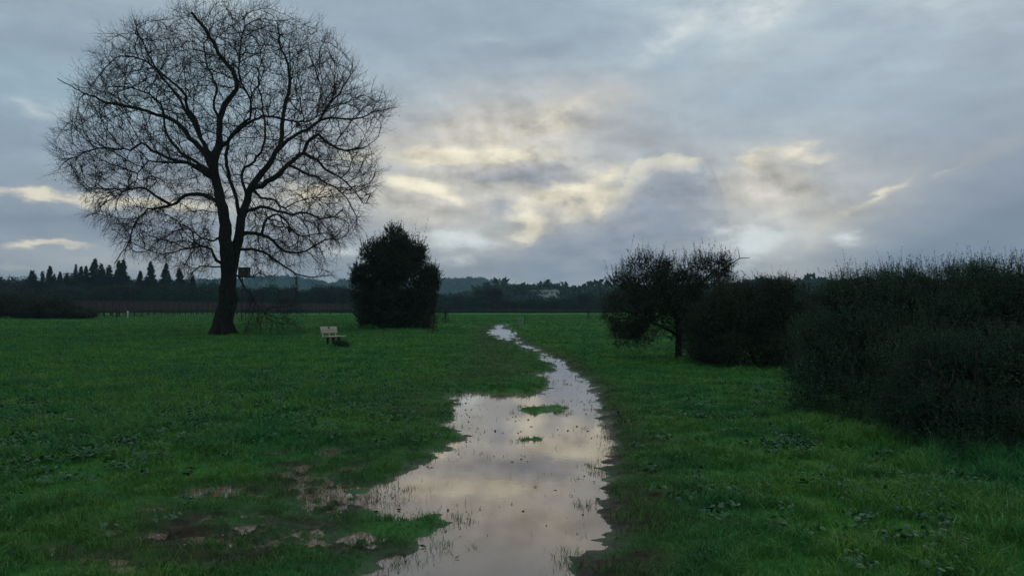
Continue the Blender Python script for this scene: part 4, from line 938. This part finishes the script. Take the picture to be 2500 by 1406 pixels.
# ---------------------------------------------------------------- vineyard
def vineyard():
    A = np.array([-57.0, 92.0]); Bv = np.array([-39.5, 196.0]); L = np.linalg.norm(Bv - A); d = (Bv - A) / L; nrm = np.array([-d[1], d[0]])
    g = 'bare grapevines along the near side of the vineyard'
    lab = 'leafless reddish grapevine tied to a dark stake in the nearest vine row'
    def canes(n, h0=.98, h1=2.35, w=1.5):
        P0 = np.stack([RNG.uniform(-w / 2, w / 2, n), RNG.normal(0, .06, n), RNG.uniform(h0, h0 + .25, n)], -1)
        P1 = P0 + np.stack([RNG.normal(0, .16, n), RNG.normal(0, .12, n), RNG.uniform(.7, h1 - h0, n)], -1)
        Pm = (P0 + P1) / 2 + RNG.normal(0, .05, (n, 3))
        V1, F1 = frusta(P0, Pm, np.full(n, .014), np.full(n, .011)); V2, F2 = frusta(Pm, P1, np.full(n, .011), np.full(n, .006))
        return np.concatenate([V1, V2]), np.concatenate([F1, F2 + len(V1)])
    def vine_parts(root):
        m = MB(); m.tube(catmull([(0, 0, -.1), (.03, .02, .45), (0, 0, .9)], .2), .070, 6)
        m.tube([(-.72, 0, .98), (0, 0, .90), (.72, 0, .98)], .030, 5); m.build('trunk', M_STAKE, root)
        V, Fq = canes(26); mesh_obj('canes', V, Fq, M_CANE, root)
        m = MB(); m.tube([(.08, 0, -.1), (.08, 0, 2.1)], .05, 6); m.build('stake', M_STAKE, root)
    rz = math.atan2(d[1], d[0])
    protos = []
    for k in range(3):
        r = empty('grapevine'); tag(r, lab, 'grapevine', g); vine_parts(r); protos.append(r)
    def single():
        V, Fq = canes(24); m = MB(); m.add(V, Fq); m.tube([(0, 0, -.1), (0, 0, 1.0)], .05, 5); m.tube([(-.72, 0, .98), (.72, 0, .98)], .03, 4)
        me = np.concatenate(m.v); return me, m
    n = 0; used = [False] * 3; first = True
    small = []
    for row in range(14):
        for i in range(int(L / 1.55)):
            x, y = A + d * (i * 1.55 + row * .3) + nrm * row * 2.7
            u, v = project(x, y, 2.0)
            if u < -30 or y < 60: continue
            small.append((row, i, x, y, u))
    s_ind = [q for q in small if q[0] < 1]; s_mid = [q for q in small if 1 <= q[0] < 5][:300 - len(s_ind)]
    ids = {(q[0], q[1]) for q in s_ind + s_mid}
    for q in s_ind:
        k = random.randrange(3)
        o = protos[k] if not used[k] else copy_tree(protos[k])
        used[k] = True; o.location = (q[2], q[3], gz(q[2], q[3]) - .05); o.rotation_euler = (0, 0, rz + (math.pi if random.random() < .5 else 0))
    for k in range(3):
        if not used[k]:
            for c in list(protos[k].children): bpy.data.objects.remove(c)
            bpy.data.objects.remove(protos[k])
    src = []
    for k in range(3):
        m = single()[1]; o = m.build('grapevine', M_CANE); tag(o, 'leafless reddish grapevine in the rows just behind the nearest row', 'grapevine', 'bare grapevines behind the nearest row'); src.append([o, False])
    for q in s_mid:
        k = random.randrange(3)
        if src[k][1]: o = src[k][0].copy(); COL.objects.link(o)
        else: o = src[k][0]; src[k][1] = True
        o.location = (q[2], q[3], gz(q[2], q[3]) - .05); o.rotation_euler = (0, 0, rz)
    rest = [(q[2], q[3], rz) for q in small if (q[0], q[1]) not in ids]
    for yy in (203, 206, 209, 212, 215):
        for x in np.arange(-34, 36, 1.6): rest.append((x, yy, 0.0))
    VV, FF, n0 = [], [], 0
    for (x, y, r_) in rest:
        V, Fq = canes(12); V[:, 2] *= 1.0 if y < 201 else .55
        c, s = math.cos(r_), math.sin(r_); X = V[:, 0] * c - V[:, 1] * s + x; Y = V[:, 0] * s + V[:, 1] * c + y
        VV.append(np.stack([X, Y, V[:, 2] + float(base(y)) + .05], -1)); FF.append(Fq + n0); n0 += len(V)
    o = mesh_obj('vineyard_canes', np.concatenate(VV), np.concatenate(FF), M_CANE); tag(o, 'reddish mass of bare vine canes in the rows behind', 'vineyard', kind='stuff')
    # end post and small white marker
    p = place(284, 96); m = MB(); m.tube([(0, 0, -.1), (0, 0, 1.25)], .11, 8); m.tube([(0, 0, 1.2), (0, 0, 1.28)], .12, 8)
    o = m.build('end_post', M_STAKE); o.location = p; tag(o, 'thick dark end post in front of the vine rows at left', 'post')
    p = place(311, 97); root = empty('marker_post', p); tag(root, 'small white marker post standing against the vine rows', 'marker post')
    m = MB(); m.tube([(0, 0, -.1), (0, 0, .62)], .075, 8); m.build('post', M_PALE, root); m = MB(); m.tube([(0, 0, .62), (0, 0, .86)], .10, 8); m.build('cap', M_PALE, root)
vineyard()
for i, (u, lb) in enumerate([(748, 'leftmost short dark fence post far beyond the bench'), (779, 'short dark fence post second from left far beyond the bench'), (806, 'short dark fence post third from left far beyond the bench'), (833, 'rightmost short dark fence post beside the evergreen tree far off')]):
    p = place(u, 128); m = MB(); m.tube([(0, 0, -.1), (.02, 0, .85)], .07, 6); o = m.build('fence_post', M_STAKE); o.location = p; tag(o, lb, 'post', 'short fence posts in the far grass')

# ---------------------------------------------------------------- woods
def conifer_mesh(k, h=20.0, w=6.2, sparse=1.0):
    """whorls of drooping boughs; returns trunk + crown geometry"""
    P, D, Lr = [], [], []
    B0, B1 = [], []
    z = h * .08
    while z < h * .985:
        f = 1 - z / h; r = w / 2 * min(1, f * 1.75) ** .9 * (.78 + .30 * random.random()) + .10
        nb = random.randint(6, 9)
        for b in range(nb):
            if random.random() > sparse: continue
            a = random.uniform(0, 6.28); rr = r * random.uniform(.65, 1.15)
            tip = np.array([math.cos(a) * rr, math.sin(a) * rr, z - rr * .22 + random.uniform(-.1, .2)]); st = np.array([0, 0, z + .05 * rr])
            B0.append(st); B1.append(tip); n = int(6 + rr * 13)
            t = RNG.random(n) ** .7; q = st + (tip - st) * t[:, None]; q += RNG.normal(0, .12 + .05 * rr, (n, 3)) * [1, 1, .5]
            P.append(q); D.append(np.tile(unit(tip - st), (n, 1)) + RNG.normal(0, .5, (n, 3)) - [0, 0, .3]); Lr.append(np.full(n, .38 + .07 * rr))
        z += h * (.012 + .014 * f) * random.uniform(.8, 1.2)
    V, Fq = leaves_geo(np.concatenate(P), np.concatenate(D), np.concatenate(Lr) * 1.3, np.concatenate(Lr) * .55)
    Vb, Fb = frusta(np.array(B0), np.array(B1), np.full(len(B0), .06), np.full(len(B0), .02))
    return np.concatenate([V, Vb]), np.concatenate([Fq, Fb + len(V)])
def round_mesh(h=12.0, w=11.0, n=2600, leaf=.55):
    E = [(0, 0, h * .62, w * .38, w * .38, h * .34)]
    for _ in range(9):
        a = random.uniform(0, 6.28); r = random.uniform(.12, .34) * w; E.append((r * math.cos(a), r * math.sin(a), h * random.uniform(.38, .80), w * random.uniform(.15, .25), w * random.uniform(.15, .25), h * random.uniform(.13, .22)))
    V, Fq, P, D, L = leafy(E, n // 5, leaf * 1.6, leaf, 5, up=.3, inner=n // 2, inner_leaf=leaf * 1.6, zmin=h * .05, gs=h * .12, gthr=-.7, seed=random.uniform(0, 9), narrow=.6)
    # skirt of understorey
    k = n // 3; a = RNG.uniform(0, 6.28, k); r = RNG.uniform(.1, .42, k) * w
    Q = np.stack([r * np.cos(a), r * np.sin(a), RNG.uniform(0, h * .4, k)], -1); V2, F2 = leaves_geo(Q, rdir(k), leaf * 1.5, leaf)
    return np.concatenate([V, V2]), np.concatenate([Fq, F2 + len(V)])
def tree_proto(name, geo, h, mat, r=.28):
    root = empty(name); mesh_obj('crown', geo[0], geo[1], mat, root)
    m = MB(); m.tube([(0, 0, -1), (.05, 0, h * .5), (0, 0, h * .97)], [r, r * .6, .03], 6); m.build('trunk', M_STAKE, root); return root
CON = [tree_proto('conifer_tree', conifer_mesh(k, 20, w, s), 20, M_CONIFER) for k, (w, s) in enumerate([(7.5, 1), (6.4, 1), (8.2, .75), (5.5, .6)])]
RND = [tree_proto('broadleaf_tree', round_mesh(), 12, m) for m in (M_FARLEAF, M_FARLEAF, M_FARBROWN, M_FARLEAF)]
USED = set()
def put(proto, u, ytop, Y, href, label, group, wide=1.0, cat='tree'):
    o = copy_tree(proto) if proto.name in USED else proto
    USED.add(proto.name)
    x = at(u, 700, Y).x; zb = float(base(Y)); top = at(u, ytop, Y).z; s = max(.2, (top - zb) / href)
    o.location = (x, Y, zb); o.scale = (s * wide, s * wide, s); o.rotation_euler = (0, 0, random.uniform(0, 6.28)); tag(o, label, cat, group); return o
gC = 'conifers rising above the wood at left'
for (u, yt, k, wd, lb) in [(2, 676, 0, 1.1, 'conifer cut by the left edge of the picture'), (78, 659, 2, 1.3, 'broad open conifer, first full one from the left edge'), (103, 660, 3, .9, 'thin see-through conifer next to the slim pointed one at left'),
        (121, 648, 1, .85, 'slim pointed conifer standing alone near the left edge'), (132, 667, 3, .8, 'small thin conifer touching the slim pointed one'), (146, 662, 1, .8, 'short narrow conifer right of the slim pointed one'), (164, 666, 0, .9, 'low conifer merging into the dark wood at left'), (184, 643, 3, .7, 'very faint thin-topped conifer behind the dark group'),
        (197, 650, 0, .8, 'dark conifer at the left side of the tall group'), (209, 648, 1, .7, 'narrow conifer between two dark ones in the tall group'), (230, 631, 0, .95, 'tallest conifer of the group left of the bare oak'), (246, 642, 2, .9, 'ragged conifer on the right flank of the tallest one'), (266, 645, 3, 1.1, 'airy conifer with sky showing through'),
        (289, 634, 1, .75, 'left of the twin pointed conifers'), (299, 633, 0, .9, 'right of the twin pointed conifers, with drooping boughs'), (342, 660, 1, .9, 'small conifer left of the dense single cone'), (367, 638, 0, .85, 'dense single cone-shaped conifer standing clear of the rest'), (405, 642, 2, .9, 'open conifer between the dense cone and the oak branches'), (438, 655, 0, 1.0, 'dark conifer behind the oak branches, left of the trunk'), (470, 672, 1, 1.0, 'lowest conifer just left of the bare oak trunk')]:
    put(CON[k], u, yt, random.uniform(240, 262), 20, lb, None, wd)
# broadleaved belt behind the vineyard
gB = 'broadleaved trees of the wood behind the vineyard'
MARKS = [(-30, 'the left picture edge'), (70, 'the broad open conifer'), (114, 'the slim pointed conifer'), (158, 'the low merging conifer'), (195, 'the dark conifer of the tall group'), (224, 'the tallest conifer'), (262, 'the airy see-through conifer'), (290, 'the twin pointed conifers'), (335, 'the small conifer beside the dense cone'), (360, 'the dense cone-shaped conifer'), (400, 'the open conifer by the oak branches'),
    (434, 'the dark conifer near the oak trunk'), (466, 'the lowest conifer'), (530, 'the bare oak trunk'), (586, 'the nest box pole'), (640, 'the low drooping oak twigs'), (700, 'the far round bush'), (744, 'the leftmost short fence post'), (800, 'the bench'), (865, 'the left side of the evergreen tree'), (960, 'the evergreen tree'), (1040, 'the right side of the evergreen tree'), (1087, 'the small upright sapling'), (1140, 'the blue hilltop'), (1205, 'the far end of the track'),
    (1268, 'the mesh tree guard'), (1302, 'the long white building'), (1340, 'the tall ridge conifer'), (1390, 'the low round ridge tree'), (1430, 'the tiny far sapling'), (1480, 'the left edge of the gnarled tree'), (1560, 'the left crown of the gnarled tree'), (1655, 'the gnarled tree trunk'), (1750, 'the bare twig of the gnarled tree'), (1850, 'the thicket'), (1900, 'the skyline water tank'), (1980, 'the big skyline tree')]
SEEN = {}
def marked(look, u):
    k = max([i for i, q in enumerate(MARKS) if q[0] <= u] or [0]); key = (look, k); n = SEEN.get(key, 0); SEEN[key] = n + 1
    return look + ' ' + ['right at', 'next to the right of', 'second to the right of', 'third to the right of', 'fourth to the right of', 'fifth to the right of', 'sixth to the right of', 'seventh to the right of'][min(n, 7)] + ' ' + MARKS[k][1]
def belt(u0, u1, step, tops, Y0, Y1, label, group, ks):
    u = u0
    while u < u1:
        Y = random.uniform(Y0, Y1); yt = np.interp(u, [t[0] for t in tops], [t[1] for t in tops]) + random.choice([random.uniform(-13, -4), random.uniform(-3, 4), random.uniform(2, 12)])
        if 1235 < u < 1385: yt = max(yt, 729)
        put(RND[random.choice(ks)], u, yt, Y, 12, marked(label, u), group, random.uniform(.8, 1.1)); u += step * random.uniform(.75, 1.25)
belt(-20, 520, 17, [(-20, 692), (60, 682), (150, 676), (250, 672), (330, 680), (430, 688), (520, 690)], 262, 290, 'round-crowned dark tree', gB, [0, 1, 3])
belt(-20, 540, 19, [(-20, 704), (300, 700), (540, 704)], 222, 240, 'low dark wood-edge tree', 'trees along the near edge of the left wood', [0, 1, 2, 3])
belt(540, 900, 17, [(540, 700), (620, 704), (700, 702), (760, 706), (830, 700), (900, 706)], 235, 262, 'brownish belt tree', 'brownish trees in the belt right of the bare oak', [2, 0, 2, 3])
belt(1040, 1500, 17, [(1040, 728), (1120, 722), (1200, 712), (1300, 722), (1380, 726), (1500, 722)], 255, 300, 'green round belt tree', 'trees in the belt beyond the far end of the track', [0, 1, 3, 2])
belt(1050, 1500, 22, [(1050, 742), (1150, 744), (1300, 740), (1500, 738)], 222, 240, 'low field-edge tree', 'low trees edging the far grass', [0, 2, 1, 3])
belt(1490, 2060, 34, [(1490, 715), (1700, 712), (1850, 712), (2060, 705)], 240, 280, 'far belt tree', 'trees behind the gnarled tree', [0, 1])
# ridge trees (nearer dark ridge to the right)
for (u, yt, Y, p, h, wd, lb) in [(1338, 682, 520, CON[0], 20, 1.6, 'tall open conifer on the ridge above the white building'), (1322, 694, 520, RND[2], 12, 1.0, 'pale bushy tree left of the tall ridge conifer'), (1363, 692, 500, CON[1], 20, 1.2, 'dark pointed tree just right of the small blue-white house'),
        (1428, 691, 520, CON[2], 20, 1.1, 'small conifer on the ridge near the gnarled tree'), (1442, 695, 520, CON[3], 20, 1.0, 'thin second conifer on the ridge near the gnarled tree'), (1462, 694, 520, CON[1], 20, .9, 'third thin conifer on the ridge behind the gnarled tree edge'),
        (1285, 695, 470, RND[0], 12, 2.2, 'wide flat-topped tree on the ridge left of the white building'), (1250, 700, 480, RND[1], 12, 1.6, 'flat spreading tree on the ridge at the foot of the blue hill'), (1395, 700, 480, RND[3], 12, 1.7, 'low round tree on the ridge right of the pointed tree'),
        (1872, 683, 520, RND[0], 12, .9, 'tuft-like tree on the skyline left of the tank building'), (1910, 683, 505, CON[1], 20, .8, 'small conifer in front of the skyline tank building'), (1990, 680, 540, RND[1], 12, 2.3, 'big smooth dark tree on the right skyline above the brush'), (1955, 684, 535, RND[3], 12, 1.6, 'rounded dark tree on the skyline beside the tank building')]:
    o = put(p, u, yt, Y, h, lb, None, wd)
# hills with their woods
def hill(name, tops, R0, R1, label, mat, crown_h, n, seed, group_name):
    us = np.array([t[0] for t in tops]); vs = np.array([t[1] for t in tops]); Rm = (R0 + R1) / 2
    th = np.radians(np.linspace(-50, 50, 220)); rr = np.linspace(R0, R1, 26)
    def H(th_, r_):
        u = 1250 + F * np.tan(th_); v = np.interp(u, us, vs); top = CAMH + (783 - v) / F * Rm * 1.0 - crown_h * .8
        f = np.sin(np.clip((r_ - R0) / (R1 - R0), 0, 1) * math.pi) ** .8
        return 4 + np.maximum(top - 4, 2) * f * (1 + .10 * (fbm(u / 60, r_ / 70, 1.0, 3, seed) - .5) * (1 - f ** 4) * 4)
    Rg, Tg = np.meshgrid(rr, th, indexing='ij'); Y = Rg; X = Rg * np.tan(Tg); Z = H(Tg, Rg)
    Z[0] = 3.5; Z[-1] = 3.5
    V = np.stack([X, Y, Z], -1).reshape(-1, 3); n1, n2 = Rg.shape; i = np.arange(n1 - 1)[:, None] * n2; j = np.arange(n2 - 1)[None]
    Fq = np.stack([i + j, i + j + 1, i + n2 + j + 1, i + n2 + j], -1).reshape(-1, 4)
    tag(mesh_obj(name, V, Fq, M_HILLLEAF, None, True), kind='structure')
    t = np.radians(RNG.uniform(-38, 38, n)); r = R0 + (R1 - R0) * RNG.uniform(.05, .62, n); uu = 1250 + F * np.tan(t)
    x = r * np.tan(t); z = H(t, r); cr = crown_h * RNG.lognormal(0, .28, n) * .62
    vt = 783 - (z + crown_h * .25 + cr - CAMH) / r * F
    ok = ~((np.abs(uu - 1312) < 56) & (r < 480) & (vt < 720)) & ~((np.abs(uu - 1912) < 24) & (r < 575) & (vt < 695)); x, r, z, cr = x[ok], r[ok], z[ok], cr[ok]; n = len(x)
    VV, FF, n0 = [], [], 0; per = 46
    d = rdir(n * per); d[:, 2] = np.abs(d[:, 2]) * 1.0 - .25
    C = np.repeat(np.stack([x, r, z + crown_h * .25], -1), per, 0); k = np.repeat(cr, per)[:, None]
    P = C + d * k * RNG.uniform(.7, 1.05, (n * per, 1)) * np.array([1, 1, .95])
    V, Fq = leaves_geo(P, d + rdir(len(P)), k[:, 0] * .60, k[:, 0] * .45)
    tag(mesh_obj(group_name, V, Fq, mat), label, 'wood', kind='stuff')
hill('hills', [(-900, 700), (0, 698), (300, 694), (440, 688), (530, 684), (620, 679), (700, 680), (760, 687), (800, 694), (850, 688), (950, 690), (1060, 689), (1100, 686), (1140, 680), (1175, 683), (1215, 696), (1280, 702), (1400, 708), (1600, 712), (3400, 712)],
     1150, 2100, 'unbroken woods covering the far blue hills', M_HILLLEAF, 9.0, 4200, 3, 'hillside_woods')
hill('ridge', [(-900, 770), (900, 765), (1050, 738), (1150, 718), (1200, 708), (1300, 704), (1400, 706), (1500, 703), (1700, 702), (1800, 698), (1850, 690), (1900, 692), (1950, 690), (2040, 688), (2200, 692), (3400, 694)],
     400, 700, 'dark woods covering the nearer ridge on the right', M_FARLEAF, 6.0, 3000, 5, 'ridge_woods')
# far houses
def house(u, v, Y, w, d_, h, rf, label, cat, wall, tank=False):
    p = at(u, v, Y); root = empty('hilltop_house' if not tank else 'water_tank', (p.x, Y, p.z), 0.0); tag(root, label, cat)
    if tank:
        m = MB(); m.tube([(0, 0, -8), (0, 0, h)], w / 2, 24); m.build('tank_wall', wall, root, True)
        m = MB(); m.tube([(0, 0, h), (0, 0, h + .5), (0, 0, h + .9)], [w / 2 * 1.03, w / 2 * .8, .3], 24); m.build('roof', M_ROOF, root)
        return
    m = MB(); m.box((0, 0, h / 2 - 1.5), (w, d_, h + 3), bev=.05); m.build('wall', wall, root)
    m = MB(); m.add([(-w / 2 - .5, -d_ / 2 - .5, h + .01), (w / 2 + .5, -d_ / 2 - .5, h + .01), (w / 2 + .5, d_ / 2 + .5, h + .01), (-w / 2 - .5, d_ / 2 + .5, h + .01), (-w / 2 + rf, 0, h + rf), (w / 2 - rf, 0, h + rf)], [[0, 1, 5, 4], [2, 3, 4, 5], [3, 2, 1, 0]]); m.add([(-w / 2 - .5, -d_ / 2 - .5, h + .01), (-w / 2 - .5, d_ / 2 + .5, h + .01), (-w / 2 + rf, 0, h + rf), (w / 2 + .5, -d_ / 2 - .5, h + .01), (w / 2 + .5, d_ / 2 + .5, h + .01), (w / 2 - rf, 0, h + rf)], [[1, 0, 2], [3, 4, 5]]); m.build('roof', M_ROOF, root)
    for x in np.linspace(-w / 2 + 1.6, w / 2 - 1.6, max(2, int(w / 3))):
        m = MB(); m.box((x, -d_ / 2 - .02, h * .5), (1.3, .12, h * .42)); m.build('window', M_WIN, root)
house(1278, 720, 470, 7.5, 8, 2.0, 1.0, 'small pale house at the left end of the long white building on the ridge', 'house', M_PALE)
house(1312, 720, 468, 12, 8, 2.2, 1.0, 'long low white building among trees on the ridge beyond the track', 'building', M_PALE)
house(1347, 720, 466, 9, 8, 2.0, 1.4, 'small blue-white house just right of the long white building', 'house', M_PALE)
house(1448, 708, 560, 14, 8, 1.6, 1.0, 'low roof almost hidden in the ridge trees near the gnarled tree', 'house', M_ROOF)
house(1912, 697, 560, 13, 10, 4.2, 0, 'pale grey round water tank on the skyline above the thicket', 'water tank', M_ROOF, tank=True)

# ---------------------------------------------------------------- air
def haze():
    me = bpy.data.meshes.new('haze'); x0, x1, y0, y1, z0, z1 = -2600, 2600, -300, 2300, -1.5, 130.0
    V = [(x, y, z) for x in (x0, x1) for y in (y0, y1) for z in (z0, z1)]
    me.from_pydata(V, [], [(0, 1, 3, 2), (4, 6, 7, 5), (0, 4, 5, 1), (2, 3, 7, 6), (0, 2, 6, 4), (1, 5, 7, 3)])
    m = bpy.data.materials.new('air'); m.use_nodes = True; N = m.node_tree.nodes; N.remove(N['Principled BSDF'])
    v = N.new('ShaderNodeVolumePrincipled'); v.inputs['Color'].default_value = (0.50, 0.80, 1.0, 1); v.inputs['Density'].default_value = HAZE_D; v.inputs['Anisotropy'].default_value = 0.2
    m.node_tree.links.new(v.outputs[0], N['Material Output'].inputs['Volume']); me.materials.append(m)
    o = bpy.data.objects.new('haze', me); COL.objects.link(o); tag(o, 'thin bluish evening haze over the valley', 'haze', kind='stuff')
HAZE_D = 0.00022
haze()
print('FACES', sum(len(o.data.polygons) for o in sc.objects if o.type == 'MESH'))
